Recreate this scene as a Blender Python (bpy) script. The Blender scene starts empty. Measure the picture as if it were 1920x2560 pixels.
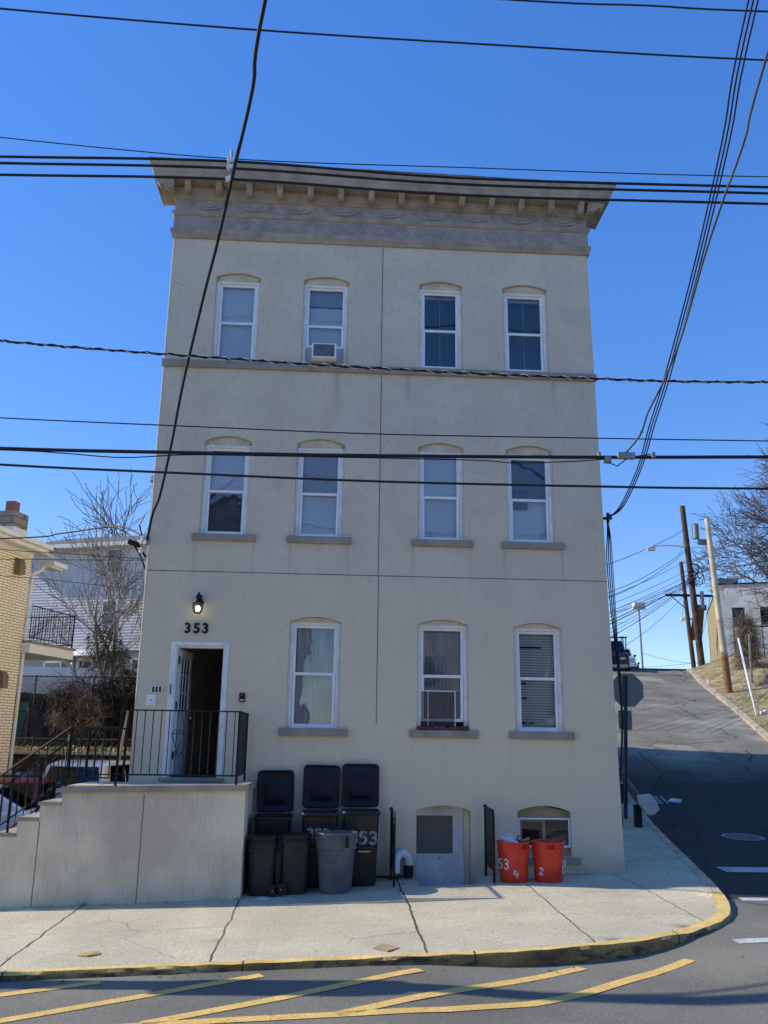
import bpy, bmesh, math, random
from math import sin, cos, pi, radians, sqrt, atan2
from mathutils import Vector, Matrix, noise
from mathutils.geometry import delaunay_2d_cdt
random.seed(7)
scene=bpy.context.scene
COL=scene.collection
def lerp_tab(x,X,Y):
    # smooth (Catmull-Rom) table lookup
    if x<=X[0]: return Y[0]
    if x>=X[-1]: return Y[-1]
    i=0
    while X[i+1]<x: i+=1
    h=X[i+1]-X[i]; t=(x-X[i])/h
    m0=(Y[i+1]-Y[i-1])/(X[i+1]-X[i-1]) if i>0 else (Y[1]-Y[0])/h
    m1=(Y[i+2]-Y[i])/(X[i+2]-X[i]) if i+2<len(X) else (Y[i+1]-Y[i])/h
    t2=t*t;t3=t2*t
    return (2*t3-3*t2+1)*Y[i]+(t3-2*t2+t)*h*m0+(-2*t3+3*t2)*Y[i+1]+(t3-t2)*h*m1
def sstep(a,b,x):
    t=max(0.,min(1.,(x-a)/(b-a))); return t*t*(3-2*t)
HY=[-6,-4,-2,0,5,10,16,22,28,35,39,42,60,300]
HZ=[-.26,-.19,-.125,-.06,.25,.82,1.88,3.03,4.2,5.5,6.3,6.6,6.8,7.0]
def hill(y): return lerp_tab(y,HY,HZ)
def base(x):
    if x<2.3: return -.215+.042*x
    if x<3.1:
        t=(x-2.3)/.8; return -.1184+.8*(.042*t-.5*.036*t*t)
    return -.0992+.006*(x-3.1)
def curb_left_x(y): return 5.98+.205*y     # outer edge of the hill road left kerb
def curb_right_x(y): return lerp_tab(y,[-5,17.28,23.5,29.3,34.1,37.3,39.5,42,50],[10.3,15.84,17.58,19.1,20.45,21.4,22.1,22.9,25.5])
def front_road(x,y):
    z=base(x)-.138-.085*sstep(.6,2.4,x)+.150*sstep(3.2,5.1,x)
    if y<-7.5: z+=.055*(-7.5-y) if y>-16 else .055*8.5
    return z
def road_z(x,y):
    f=front_road(x,y)
    w=sstep(-5.5,-2.0,y)*sstep(2.6,4.6,x)
    return f*(1-w)+hill(y)*w
def walk_z(x,y):
    f=base(x)+.02*min(0.,y+1.4)
    w=sstep(4.6,5.3,x)*sstep(-4.5,.3,y)
    if y>.3: w=1.
    return f*(1-w)+(hill(y)+.12)*w

# ------------------------------------------------------------------ materials
MATS={}
def new_mat(name):
    m=bpy.data.materials.new(name); m.use_nodes=True; m.node_tree.nodes.clear(); MATS[name]=m
    return m,m.node_tree.nodes,m.node_tree.links
def nd(n,t,**k):
    o=n.new(t)
    for a,b in k.items():
        if a.startswith('i_'): o.inputs[a[2:].replace('_',' ')].default_value=b
        else: setattr(o,a,b)
    return o
def ramp(n,l,src,p0,c0,p1,c1):
    r=n.new('ShaderNodeValToRGB'); e=r.color_ramp.elements
    e[0].position=p0; e[0].color=(*c0,1); e[1].position=p1; e[1].color=(*c1,1)
    l.new(src,r.inputs['Fac']); return r
def mat(name,col,rough=.7,var=.12,vscale=1.2,fine=.05,fscale=60,bump=0.,bscale=80,metal=0.,spec=.4,col2=None,warp=None,coat=0.):
    """base colour broken up by a broad and a fine noise, with optional bump"""
    m,n,l=new_mat(name)
    out=n.new('ShaderNodeOutputMaterial'); b=n.new('ShaderNodeBsdfPrincipled'); l.new(b.outputs[0],out.inputs[0])
    b.inputs['Roughness'].default_value=rough; b.inputs['Metallic'].default_value=metal
    b.inputs['Specular IOR Level'].default_value=spec
    if coat: b.inputs['Coat Weight'].default_value=coat
    g=n.new('ShaderNodeNewGeometry'); pos=g.outputs['Position']
    a=nd(n,'ShaderNodeTexNoise'); a.inputs['Scale'].default_value=vscale; a.inputs['Detail'].default_value=5; l.new(pos,a.inputs['Vector'])
    f=nd(n,'ShaderNodeTexNoise'); f.inputs['Scale'].default_value=fscale; f.inputs['Detail'].default_value=3; l.new(pos,f.inputs['Vector'])
    c2=col2 or tuple(c*(1-var*1.6) for c in col)
    r=ramp(n,l,a.outputs['Fac'],.36,c2,.64,tuple(min(1,c*(1+var*.5)) for c in col))
    r2=ramp(n,l,f.outputs['Fac'],.3,(1-fine*2,)*3,.7,(1+fine,)*3)
    mx=nd(n,'ShaderNodeMix',data_type='RGBA',blend_type='MULTIPLY'); mx.inputs[0].default_value=1
    l.new(r.outputs[0],mx.inputs[6]); l.new(r2.outputs[0],mx.inputs[7]); l.new(mx.outputs[2],b.inputs['Base Color'])
    if bump:
        t=nd(n,'ShaderNodeTexNoise'); t.inputs['Scale'].default_value=bscale; t.inputs['Detail'].default_value=4; l.new(pos,t.inputs['Vector'])
        u=n.new('ShaderNodeBump'); u.inputs['Strength'].default_value=bump; u.inputs['Distance'].default_value=.01
        l.new(t.outputs['Fac'],u.inputs['Height']); l.new(u.outputs[0],b.inputs['Normal'])
    m['bsdf']=b.name; m['mix']=mx.name
    return m
def overlay(m,fac_socket,colour):
    """mix a second colour over a mat() base using a node socket as mask"""
    n,l=m.node_tree.nodes,m.node_tree.links
    b=n[m['bsdf']]; src=b.inputs['Base Color'].links[0].from_socket
    x=nd(n,'ShaderNodeMix',data_type='RGBA'); l.new(fac_socket,x.inputs[0]); l.new(src,x.inputs[6]); x.inputs[7].default_value=(*colour,1)
    l.new(x.outputs[2],b.inputs['Base Color'])
def mnode(n,l,op,a,b=None,c=None):
    o=nd(n,'ShaderNodeMath',operation=op)
    for i,v in enumerate((a,b,c)):
        if v is None: continue
        if isinstance(v,(int,float)): o.inputs[i].default_value=v
        else: l.new(v,o.inputs[i])
    return o.outputs[0]
def geom(m):
    n,l=m.node_tree.nodes,m.node_tree.links
    g=n.new('ShaderNodeNewGeometry'); s=n.new('ShaderNodeSeparateXYZ'); l.new(g.outputs['Position'],s.inputs[0])
    q=n.new('ShaderNodeSeparateXYZ'); l.new(g.outputs['Normal'],q.inputs[0])
    return n,l,g,s,q

# stucco: mottled, rougher patches, ochre undersides, faint run-off streaks
STUC=mat('painted_stucco',(.72,.625,.475),.9,.05,1.3,.06,45,.35,60,spec=.15,col2=(.665,.575,.44))
n,l,g,s,q=geom(STUC)
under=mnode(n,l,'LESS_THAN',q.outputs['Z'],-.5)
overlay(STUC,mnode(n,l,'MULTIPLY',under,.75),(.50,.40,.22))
st=nd(n,'ShaderNodeTexNoise'); mp=nd(n,'ShaderNodeMapping'); mp.inputs['Scale'].default_value=(1.6,1.6,1.1); l.new(g.outputs['Position'],mp.inputs[0]); l.new(mp.outputs[0],st.inputs['Vector']); st.inputs['Detail'].default_value=4
sr=ramp(n,l,st.outputs['Fac'],.50,(0,0,0),.74,(.4,.4,.4)); overlay(STUC,sr.outputs[0],(.50,.425,.335))
vr=nd(n,'ShaderNodeTexVoronoi',feature='DISTANCE_TO_EDGE'); vr.inputs['Scale'].default_value=.38
dn=nd(n,'ShaderNodeTexNoise'); dn.inputs['Scale'].default_value=2.2; dn.inputs['Detail'].default_value=6; l.new(g.outputs['Position'],dn.inputs['Vector'])
vm=nd(n,'ShaderNodeMix',data_type='RGBA'); vm.inputs[0].default_value=.3; l.new(g.outputs['Position'],vm.inputs[6]); l.new(dn.outputs['Color'],vm.inputs[7]); l.new(vm.outputs[2],vr.inputs['Vector'])
mk=nd(n,'ShaderNodeTexNoise'); mk.inputs['Scale'].default_value=.4; l.new(g.outputs['Position'],mk.inputs['Vector'])
overlay(STUC,mnode(n,l,'MULTIPLY',mnode(n,l,'MULTIPLY',mnode(n,l,'LESS_THAN',vr.outputs['Distance'],.0022),mnode(n,l,'GREATER_THAN',mk.outputs['Fac'],.60)),.28),(.34,.30,.24))
# rain run-off below each sill and each end of the belt course
dr_=None
for (sx,sz,wd) in ((-2.47,5.24,.05),(-1.47,5.24,.04),(-.83,5.24,.04),(.17,5.24,.05),(1.31,5.24,.04),(2.32,5.24,.05),(2.92,5.24,.05),(3.95,5.24,.05),(-.85,2.01,.05),(.19,2.01,.05),(1.33,2.01,.04),(1.86,2.01,.07),(2.36,2.01,.05),(2.97,2.01,.05),(4.0,2.01,.05),(-2.9,8.45,.06),(-.1,8.45,.08),(1.2,8.45,.06),(3.9,8.45,.07)):
    dx=mnode(n,l,'DIVIDE',mnode(n,l,'ABSOLUTE',mnode(n,l,'SUBTRACT',mnode(n,l,'ADD',s.outputs['X'],mnode(n,l,'MULTIPLY_ADD',dn.outputs['Fac'],.05,-.025)),sx)),wd)
    hx_=mnode(n,l,'SUBTRACT',1.,mnode(n,l,'MINIMUM',dx,1.))
    dz=mnode(n,l,'SUBTRACT',sz,s.outputs['Z']); below=mnode(n,l,'GREATER_THAN',dz,0.)
    fall=mnode(n,l,'SUBTRACT',1.,mnode(n,l,'MINIMUM',mnode(n,l,'DIVIDE',dz,.9),1.))
    t_=mnode(n,l,'MULTIPLY',mnode(n,l,'MULTIPLY',hx_,below),fall); dr_=t_ if dr_ is None else mnode(n,l,'MAXIMUM',dr_,t_)
overlay(STUC,mnode(n,l,'MULTIPLY',mnode(n,l,'MULTIPLY',dr_,dn.outputs['Fac']),.9),(.33,.28,.22))
# splash grime at the foot of the wall
gm=nd(n,'ShaderNodeMapRange'); gm.inputs[1].default_value=.25; gm.inputs[2].default_value=-.2; gm.inputs[3].default_value=0.; gm.inputs[4].default_value=.7; l.new(mnode(n,l,'ADD',s.outputs['Z'],mnode(n,l,'MULTIPLY_ADD',dn.outputs['Fac'],.5,-.25)),gm.inputs[0])
GRIME_FAC=gm.outputs[0]
# warm light bounced off the pavement, painted as a tint low on the wall
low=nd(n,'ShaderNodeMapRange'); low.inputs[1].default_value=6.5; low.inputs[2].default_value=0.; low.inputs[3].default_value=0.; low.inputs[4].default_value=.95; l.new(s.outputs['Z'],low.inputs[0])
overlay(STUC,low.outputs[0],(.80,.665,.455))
overlay(STUC,GRIME_FAC,(.40,.345,.27))
STOOPM=mat('stoop_stucco',(.80,.69,.495),.9,.10,1.1,.05,45,.35,60,spec=.15,col2=(.60,.505,.38))
n,l,g,s,q=geom(STOOPM)
st=nd(n,'ShaderNodeTexNoise'); mp=nd(n,'ShaderNodeMapping'); mp.inputs['Scale'].default_value=(6,6,.5); l.new(g.outputs['Position'],mp.inputs[0]); l.new(mp.outputs[0],st.inputs['Vector']); st.inputs['Detail'].default_value=5
sr=ramp(n,l,st.outputs['Fac'],.55,(0,0,0),.8,(.5,.5,.5)); overlay(STOOPM,sr.outputs[0],(.30,.26,.21))
TRIM=mat('taupe_trim_paint',(.38,.32,.25),.7,.12,3,.05,60,.1)
CORN=mat('cornice_paint',(.42,.345,.27),.7,.15,4,.06,50,.12,40)
FRIEZE=mat('frieze_paint',(.40,.345,.315),.7,.14,3,.06,50,.12,40)
FRORN=mat('frieze_relief',(.42,.365,.35),.65,.1,3)
WOOD=mat('aged_white_casing',(.88,.86,.81),.6,.07,5,.05,30,.15,30)
VINYL=mat('white_vinyl',(.92,.91,.90),.35,.05,3,.02)
DOORW=mat('white_door_paint',(.88,.86,.82),.45,.1,4,.05)
JOINT=mat('dark_joint',(.16,.15,.13),.9,.2,4)
BLACK=mat('black_iron',(.009,.010,.012),.5,.2,6,.05,spec=.3)
CABLE=mat('black_cable',(.012,.012,.014),.6,.1,4)
CABLEG=mat('grey_cable',(.10,.10,.11),.6,.2,4)
DARK=mat('dark_interior',(.03,.028,.026),.9,.2,2)
HALLU=mat('hall_wall_upper',(.40,.38,.36),.8,.15,2)
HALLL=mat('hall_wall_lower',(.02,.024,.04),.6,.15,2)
CONC=mat('sidewalk_concrete',(.62,.55,.39),.9,.10,.8,.13,34,.4,70,spec=.2,col2=(.53,.47,.335))
n,l,g,s,q=geom(CONC)
def concrete_joints(m):
    n,l,g,s,q=geom(m)
    wob=nd(n,'ShaderNodeTexNoise'); wob.inputs['Scale'].default_value=2.2; l.new(g.outputs['Position'],wob.inputs['Vector'])
    wv=mnode(n,l,'MULTIPLY_ADD',wob.outputs['Fac'],.09,-.045)
    x=mnode(n,l,'ADD',s.outputs['X'],wv)
    tot=None
    for xx,w in ((-5.6,.014),(-3.45,.014),(-1.24,.012),(1.08,.015),(2.95,.010),(4.6,.008)):
        d=mnode(n,l,'ABSOLUTE',mnode(n,l,'SUBTRACT',x,xx)); k=mnode(n,l,'LESS_THAN',d,w)
        tot=k if tot is None else mnode(n,l,'MAXIMUM',tot,k)
    overlay(m,mnode(n,l,'MULTIPLY',tot,.9),(.05,.045,.04))
    y=mnode(n,l,'ADD',s.outputs['Y'],mnode(n,l,'MULTIPLY_ADD',wob.outputs['Fac'],.02,-.01))
    t2=None
    for yy,w in ((-3.12,.006),(-1.65,.004),(.45,.01),(3.0,.009),(6.0,.009)):
        d=mnode(n,l,'ABSOLUTE',mnode(n,l,'SUBTRACT',y,yy)); k=mnode(n,l,'LESS_THAN',d,w)
        t2=k if t2 is None else mnode(n,l,'MAXIMUM',t2,k)
    overlay(m,mnode(n,l,'MULTIPLY',t2,.6),(.16,.14,.11))
    # hairline cracks
    v=nd(n,'ShaderNodeTexVoronoi',feature='DISTANCE_TO_EDGE'); v.inputs['Scale'].default_value=.55
    d=nd(n,'ShaderNodeTexNoise'); d.inputs['Scale'].default_value=3; l.new(g.outputs['Position'],d.inputs['Vector'])
    vm=nd(n,'ShaderNodeMix',data_type='RGBA'); vm.inputs[0].default_value=.12; l.new(g.outputs['Position'],vm.inputs[6]); l.new(d.outputs['Color'],vm.inputs[7]); l.new(vm.outputs[2],v.inputs['Vector'])
    ck=mnode(n,l,'LESS_THAN',v.outputs['Distance'],.0035)
    msk=nd(n,'ShaderNodeTexNoise'); msk.inputs['Scale'].default_value=.5; l.new(g.outputs['Position'],msk.inputs['Vector'])
    overlay(m,mnode(n,l,'MULTIPLY',mnode(n,l,'MULTIPLY',ck,mnode(n,l,'GREATER_THAN',msk.outputs['Fac'],.5)),.55),(.15,.13,.11))
    # grime toward the kerb and rust-brown stains
    sn=nd(n,'ShaderNodeTexNoise'); sn.inputs['Scale'].default_value=.9; sn.inputs['Detail'].default_value=6; l.new(g.outputs['Position'],sn.inputs['Vector'])
    r=ramp(n,l,sn.outputs['Fac'],.56,(0,0,0),.72,(.4,.4,.4)); overlay(m,r.outputs[0],(.36,.31,.23))
    sp=nd(n,'ShaderNodeTexNoise'); sp.inputs['Scale'].default_value=14; sp.inputs['Detail'].default_value=1; l.new(g.outputs['Position'],sp.inputs['Vector'])
    r=ramp(n,l,sp.outputs['Fac'],.74,(0,0,0),.77,(.6,.6,.6)); overlay(m,r.outputs[0],(.2,.18,.15))
concrete_joints(CONC)
def asphalt(name,col,cracks=True,light=1.):
    m=mat(name,col,.88,.16,.5,.28,95,.7,120,spec=.3,col2=tuple(c*.72 for c in col))
    n,l,g,s,q=geom(m)
    sp=nd(n,'ShaderNodeTexNoise'); sp.inputs['Scale'].default_value=55; sp.inputs['Detail'].default_value=0; l.new(g.outputs['Position'],sp.inputs['Vector'])
    r=ramp(n,l,sp.outputs['Fac'],.68,(0,0,0),.78,(.35,.35,.35)); overlay(m,r.outputs[0],tuple(min(1,c*1.8) for c in col))
    if cracks:
        for sc,th in ((.42,.010),(1.3,.016)):
            v=nd(n,'ShaderNodeTexVoronoi',feature='DISTANCE_TO_EDGE'); v.inputs['Scale'].default_value=sc
            d=nd(n,'ShaderNodeTexNoise'); d.inputs['Scale'].default_value=2.5; d.inputs['Detail'].default_value=5; l.new(g.outputs['Position'],d.inputs['Vector'])
            vm=nd(n,'ShaderNodeMix',data_type='RGBA'); vm.inputs[0].default_value=.22; l.new(g.outputs['Position'],vm.inputs[6]); l.new(d.outputs['Color'],vm.inputs[7]); l.new(vm.outputs[2],v.inputs['Vector'])
            ck=mnode(n,l,'LESS_THAN',v.outputs['Distance'],th)
            mk=nd(n,'ShaderNodeTexNoise'); mk.inputs['Scale'].default_value=.33; l.new(g.outputs['Position'],mk.inputs['Vector'])
            overlay(m,mnode(n,l,'MULTIPLY',mnode(n,l,'MULTIPLY',ck,mnode(n,l,'GREATER_THAN',mk.outputs['Fac'],.44 if sc<1 else .52)),.8),(.05,.045,.035))
        pt=nd(n,'ShaderNodeTexNoise'); pt.inputs['Scale'].default_value=.35; pt.inputs['Detail'].default_value=2; l.new(g.outputs['Position'],pt.inputs['Vector'])
        r=ramp(n,l,pt.outputs['Fac'],.6,(0,0,0),.64,(.45,.45,.45)); overlay(m,r.outputs[0],tuple(c*1.5 for c in col))
    return m
ASPH=asphalt('front_asphalt',(.25,.235,.19),False)
HASPH=asphalt('worn_shaded_hill_asphalt',(.30,.27,.20))
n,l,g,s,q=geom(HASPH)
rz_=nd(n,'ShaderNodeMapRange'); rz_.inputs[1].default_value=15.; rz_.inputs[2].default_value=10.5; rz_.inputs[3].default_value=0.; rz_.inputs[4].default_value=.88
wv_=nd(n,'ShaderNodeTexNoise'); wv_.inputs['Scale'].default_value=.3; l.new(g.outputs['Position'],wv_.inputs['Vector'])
l.new(mnode(n,l,'ADD',s.outputs['Y'],mnode(n,l,'MULTIPLY_ADD',wv_.outputs['Fac'],6.,-3.)),rz_.inputs[0]); overlay(HASPH,rz_.outputs[0],(.012,.012,.012))  # near-black overlay paints the building's shade onto the lower road
EARTH=mat('earth',(.065,.06,.052),.95,.3,.7,.2,20,.5,20)
GRASS=mat('dry_winter_grass',(.46,.36,.19),.95,.25,1.6,.3,30,.6,40,col2=(.25,.21,.09))
GBLADE=mat('grass_blades',(.55,.45,.24),.9,.4,1.5,.3,30,col2=(.26,.25,.10))
KERBC=mat('concrete_kerb',(.55,.47,.33),.85,.2,2,.15,40,.5,30)
def worn_yellow(name,thr=.5,face=True,under=(.30,.27,.21)):
    m=mat(name,(.86,.60,.20) if face else (.80,.52,.16),.75,.14,3,.14,40,.5,30,col2=(.72,.48,.14))
    n,l,g,s,q=geom(m)
    a=nd(n,'ShaderNodeTexNoise'); a.inputs['Scale'].default_value=5.5; a.inputs['Detail'].default_value=9; a.inputs['Roughness'].default_value=.72; mpk=nd(n,'ShaderNodeMapping'); mpk.inputs['Scale'].default_value=(.55,.8,2.2) if face else (1,1,1); l.new(g.outputs['Position'],mpk.inputs[0]); l.new(mpk.outputs[0],a.inputs['Vector'])
    if face:
        v=mnode(n,l,'SUBTRACT',a.outputs['Fac'],mnode(n,l,'MULTIPLY',mnode(n,l,'MAXIMUM',q.outputs['Z'],0.),.17))
        big=nd(n,'ShaderNodeTexNoise'); big.inputs['Scale'].default_value=.8; l.new(g.outputs['Position'],big.inputs['Vector'])
        v=mnode(n,l,'ADD',v,mnode(n,l,'MULTIPLY_ADD',big.outputs['Fac'],.3,-.15))
    else: v=a.outputs['Fac']
    r=ramp(n,l,v,thr,(0,0,0),thr+.03,(1,1,1)); overlay(m,r.outputs[0],under)
    if face:
        r=ramp(n,l,v,thr+.05,(0,0,0),thr+.10,(1,1,1)); overlay(m,r.outputs[0],(.06,.055,.045))
        jx=mnode(n,l,'LESS_THAN',mnode(n,l,'FRACT',mnode(n,l,'MULTIPLY_ADD',s.outputs['X'],.41,.36)),.008); overlay(m,jx,(.05,.045,.04))
    return m
YKERB=worn_yellow('worn_yellow_kerb',.475,under=(.40,.31,.16))
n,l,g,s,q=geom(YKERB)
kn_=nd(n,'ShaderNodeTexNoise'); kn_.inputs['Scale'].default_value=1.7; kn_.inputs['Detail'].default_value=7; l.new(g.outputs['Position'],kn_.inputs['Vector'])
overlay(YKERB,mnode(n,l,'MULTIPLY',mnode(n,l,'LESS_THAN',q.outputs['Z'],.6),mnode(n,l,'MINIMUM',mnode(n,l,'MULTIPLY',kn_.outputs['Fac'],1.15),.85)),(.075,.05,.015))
YLINE=worn_yellow('yellow_road_paint',.63,False,(.14,.13,.12))
WLINE=mat('white_road_paint',(.62,.62,.60),.7,.15,2,.15,30)
POSTM=mat('dull_steel_post',(.07,.085,.11),.6,.15,4)
GREYP=mat('galvanised_steel',(.30,.32,.34),.5,.15,5,.05,metal=.5)
SIGNB=mat('aluminium_sign_back',(.24,.235,.225),.6,.08,3)
POLEB=mat('brown_utility_pole',(.115,.075,.05),.9,.3,2,.2,30,.4,20)
POLEP=mat('pale_utility_pole',(.66,.55,.37),.85,.15,1.5,.12,25,.3,20)
n,l,g,s,q=geom(POLEP)
r=nd(n,'ShaderNodeMapRange'); r.inputs[1].default_value=6.6; r.inputs[2].default_value=6.2; l.new(s.outputs['Z'],r.inputs[0]); overlay(POLEP,r.outputs[0],(.24,.12,.05))
BARK=mat('grey_bark',(.20,.165,.14),.95,.25,3)
BARKL=mat('pale_bark',(.28,.24,.20),.95,.25,3)
RETW=mat('stone_retaining_wall',(.13,.115,.10),.95,.4,1.6,.3,12,.8,8)
IVY=mat('dark_ivy',(.045,.05,.025),.8,.4,2,.2,10)
DRYV=mat('dry_vine',(.27,.21,.145),.9,.35,2,.2,10)
TWIG=mat('brown_brush',(.12,.09,.06),.95,.3,2)
BINB=mat('black_bin_plastic',(.009,.010,.011),.5,.2,5,.05,spec=.4)
BING=mat('dark_green_bin_plastic',(.011,.014,.014),.45,.2,5,.05,spec=.5)
LIDN=mat('navy_lid_plastic',(.004,.007,.018),.45,.2,4,.05,spec=.4)
BRNB=mat('charcoal_bin_plastic',(.032,.030,.026),.55,.2,4,.05)
GCAN=mat('grey_can_plastic',(.13,.135,.145),.5,.15,4,.08)
RCAN=mat('red_can_plastic',(.78,.06,.025),.42,.12,5,.06,col2=(.60,.04,.02))
PAINTW=mat('white_hand_paint',(.72,.72,.70),.7,.2,20)
PAINTD=mat('faded_white_spray',(.42,.43,.42),.8,.3,14)
PVC=mat('white_pvc',(.78,.78,.78),.3,.05,4)
RUB=mat('black_rubber',(.015,.015,.015),.7,.1,4)
BDOOR=mat('grey_basement_door',(.80,.80,.80),.6,.12,3,.05)
SCREEN=mat('window_screen',(.10,.09,.07),.8,.1,3)
n,l,g,s,q=geom(SCREEN)
gx=mnode(n,l,'LESS_THAN',mnode(n,l,'FRACT',mnode(n,l,'MULTIPLY',s.outputs['X'],42.)),.3)
gz=mnode(n,l,'LESS_THAN',mnode(n,l,'FRACT',mnode(n,l,'MULTIPLY',s.outputs['Z'],42.)),.3)
overlay(SCREEN,mnode(n,l,'MULTIPLY',mnode(n,l,'MAXIMUM',gx,gz),.8),(.28,.26,.23))
def stripes(name,c0,c1,freq,rough=.6,duty=.35,axis='Z',glow=None):
    m=mat(name,c0,rough,.05,2,.02)
    n,l,g,s,q=geom(m)
    f=mnode(n,l,'LESS_THAN',mnode(n,l,'FRACT',mnode(n,l,'MULTIPLY',s.outputs[axis],freq)),duty); overlay(m,f,c1)
    return m
BLIND=stripes('white_mini_blind',(.80,.80,.80),(.66,.67,.68),30)
BLINDG=stripes('grey_mini_blind',(.46,.46,.47),(.32,.33,.35),30)
BLINDK=stripes('dark_mini_blind',(.10,.115,.13),(.055,.065,.08),30)
BLINDC=stripes('open_slat_blind',(.80,.78,.73),(.36,.355,.34),22,duty=.42)
def curtain(name,c0,c1,freq):
    m=mat(name,c0,.85,.1,2)
    n,l,g,s,q=geom(m)
    wv=nd(n,'ShaderNodeTexNoise'); mp=nd(n,'ShaderNodeMapping'); mp.inputs['Scale'].default_value=(freq,freq,.25); l.new(g.outputs['Position'],mp.inputs[0]); l.new(mp.outputs[0],wv.inputs['Vector']); wv.inputs['Detail'].default_value=1
    r=ramp(n,l,wv.outputs['Fac'],.42,(0,0,0),.58,(1,1,1)); overlay(m,r.outputs[0],c1); return m
CURT=curtain('pale_curtain',(.42,.41,.39),(.22,.22,.205),9)
CURTD=curtain('shadowed_curtain',(.13,.14,.15),(.07,.075,.085),6)
SHEER=curtain('sheer_curtain',(.62,.62,.61),(.42,.42,.40),5)
DCURT=curtain('dark_blue_curtain',(.020,.026,.05),(.032,.042,.075),5)
def glass(name,refl=.12,rough=.02,tint=(.9,.95,1),flat=False):
    m,n,l=new_mat(name)
    out=n.new('ShaderNodeOutputMaterial'); t=n.new('ShaderNodeBsdfTransparent'); t.inputs[0].default_value=(*tint,1)
    gl=n.new('ShaderNodeBsdfGlossy'); gl.inputs['Roughness'].default_value=rough; gl.inputs[0].default_value=(1,1,1,1)
    lw=n.new('ShaderNodeFresnel'); lw.inputs[0].default_value=1.5
    fr=mnode(n,l,'ADD',mnode(n,l,'MULTIPLY',lw.outputs[0],.9),refl-.04)
    g=n.new('ShaderNodeNewGeometry'); w=nd(n,'ShaderNodeTexNoise'); w.inputs['Scale'].default_value=1.6; l.new(g.outputs['Position'],w.inputs['Vector'])
    bu=n.new('ShaderNodeBump'); bu.inputs['Strength'].default_value=.25; bu.inputs['Distance'].default_value=.02; l.new(w.outputs['Fac'],bu.inputs['Height']); l.new(bu.outputs[0],gl.inputs['Normal'])
    x=n.new('ShaderNodeMixShader')
    if flat: x.inputs[0].default_value=refl; bu.inputs['Strength'].default_value=0
    else: l.new(fr,x.inputs[0])
    l.new(t.outputs[0],x.inputs[1]); l.new(gl.outputs[0],x.inputs[2]); l.new(x.outputs[0],out.inputs[0])
    return m
GLASS=glass('window_glass',.11); DGLASS=glass('far_glass',.05,.02,(.3,.3,.3))
CARGL=glass('tinted_car_glass',.05,.02,(.03,.035,.04),True)
CARGC=glass('clear_car_glass',.12,.02,(.5,.55,.58))
LAMPGL=glass('lantern_glass',.06,.1)
def emis(name,col,st):
    m,n,l=new_mat(name); o=n.new('ShaderNodeOutputMaterial'); e=n.new('ShaderNodeEmission'); e.inputs[0].default_value=(*col,1); e.inputs[1].default_value=st; l.new(e.outputs[0],o.inputs[0]); return m
BULB=emis('warm_bulb',(1,.86,.55),6)
def brickmat(name,c1,c2,mort,bw,bh,ang,ms=.012):
    m=mat(name,c1,.85,.1,1,.08,40,.3)
    n,l,g,s,q=geom(m)
    # run along the wall direction
    u=mnode(n,l,'ADD',mnode(n,l,'MULTIPLY',s.outputs['X'],cos(ang)),mnode(n,l,'MULTIPLY',s.outputs['Y'],sin(ang)))
    cx=n.new('ShaderNodeCombineXYZ'); l.new(u,cx.inputs[0]); l.new(s.outputs['Z'],cx.inputs[1])
    b=n.new('ShaderNodeTexBrick'); b.inputs['Scale'].default_value=1; b.inputs['Brick Width'].default_value=bw; b.inputs['Row Height'].default_value=bh; b.inputs['Mortar Size'].default_value=ms
    b.inputs['Color1'].default_value=(*c1,1); b.inputs['Color2'].default_value=(*c2,1); b.inputs['Mortar'].default_value=(*mort,1); l.new(cx.outputs[0],b.inputs['Vector'])
    bs=n[m['bsdf']]; l.new(b.outputs['Color'],bs.inputs['Base Color']); return m
WA=atan2(.97,.243)    # direction the side walls run in (up the hill)
YBRICK=brickmat('yellow_brick',(.97,.88,.64),(.93,.83,.58),(.40,.31,.16),.33,.075,WA,.011)
CBLOCK=brickmat('chimney_block',(.30,.26,.20),(.27,.235,.18),(.14,.12,.09),.4,.2,0,.015)
REDFL=mat('clay_flue',(.30,.12,.085),.85,.15,5)
WHITEP=mat('white_paint',(.90,.88,.82),.5,.06,3)
CREAMP=mat('cream_fascia',(.90,.86,.72),.5,.06,3)
SIDING=mat('grey_vinyl_siding',(.70,.655,.61),.55,.05,2,.02)
SIDINGL=mat('cream_siding',(.62,.52,.33),.6,.08,2)
GSTUC=mat('grey_stucco',(.33,.32,.29),.9,.15,1.5,.08,40,.3)
WSTUC=mat('white_stucco',(.92,.90,.86),.9,.12,1.2,.06,30,.3)
ROOFG=mat('grey_shingle',(.17,.16,.155),.9,.15,3,.2,30,.3)
CARW=mat('white_car_paint',(.72,.73,.74),.25,.04,2,.01,spec=.6,coat=.6)
CARB=mat('dark_blue_car_paint',(.03,.045,.075),.25,.05,2,.01,spec=.6,coat=.6)
CARR=mat('maroon_car_paint',(.16,.012,.012),.35,.05,2,.01,spec=.3)
CARK=mat('black_car_paint',(.015,.016,.02),.2,.05,2,.01,spec=.6,coat=.6)
CHROME=mat('chrome',(.55,.55,.55),.2,.05,2,.01,metal=1.)
TAIL=mat('red_tail_light',(.30,.01,.01),.2,.05,2,.01,spec=.6)
HEADL=mat('clear_headlight',(.55,.57,.6),.15,.05,2,.01,metal=.5)
PAPER=mat('white_paper',(.66,.67,.70),.8,.05,6)
CARDB=mat('cardboard',(.40,.30,.17),.85,.1,6)
ORANGE=mat('orange_pot',(.62,.16,.05),.7,.1,5)
REDBR=mat('loose_red_brick',(.13,.055,.045),.9,.2,12)
WIREF=mat('rusty_fence_wire',(.10,.09,.08),.7,.2,4)
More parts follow.
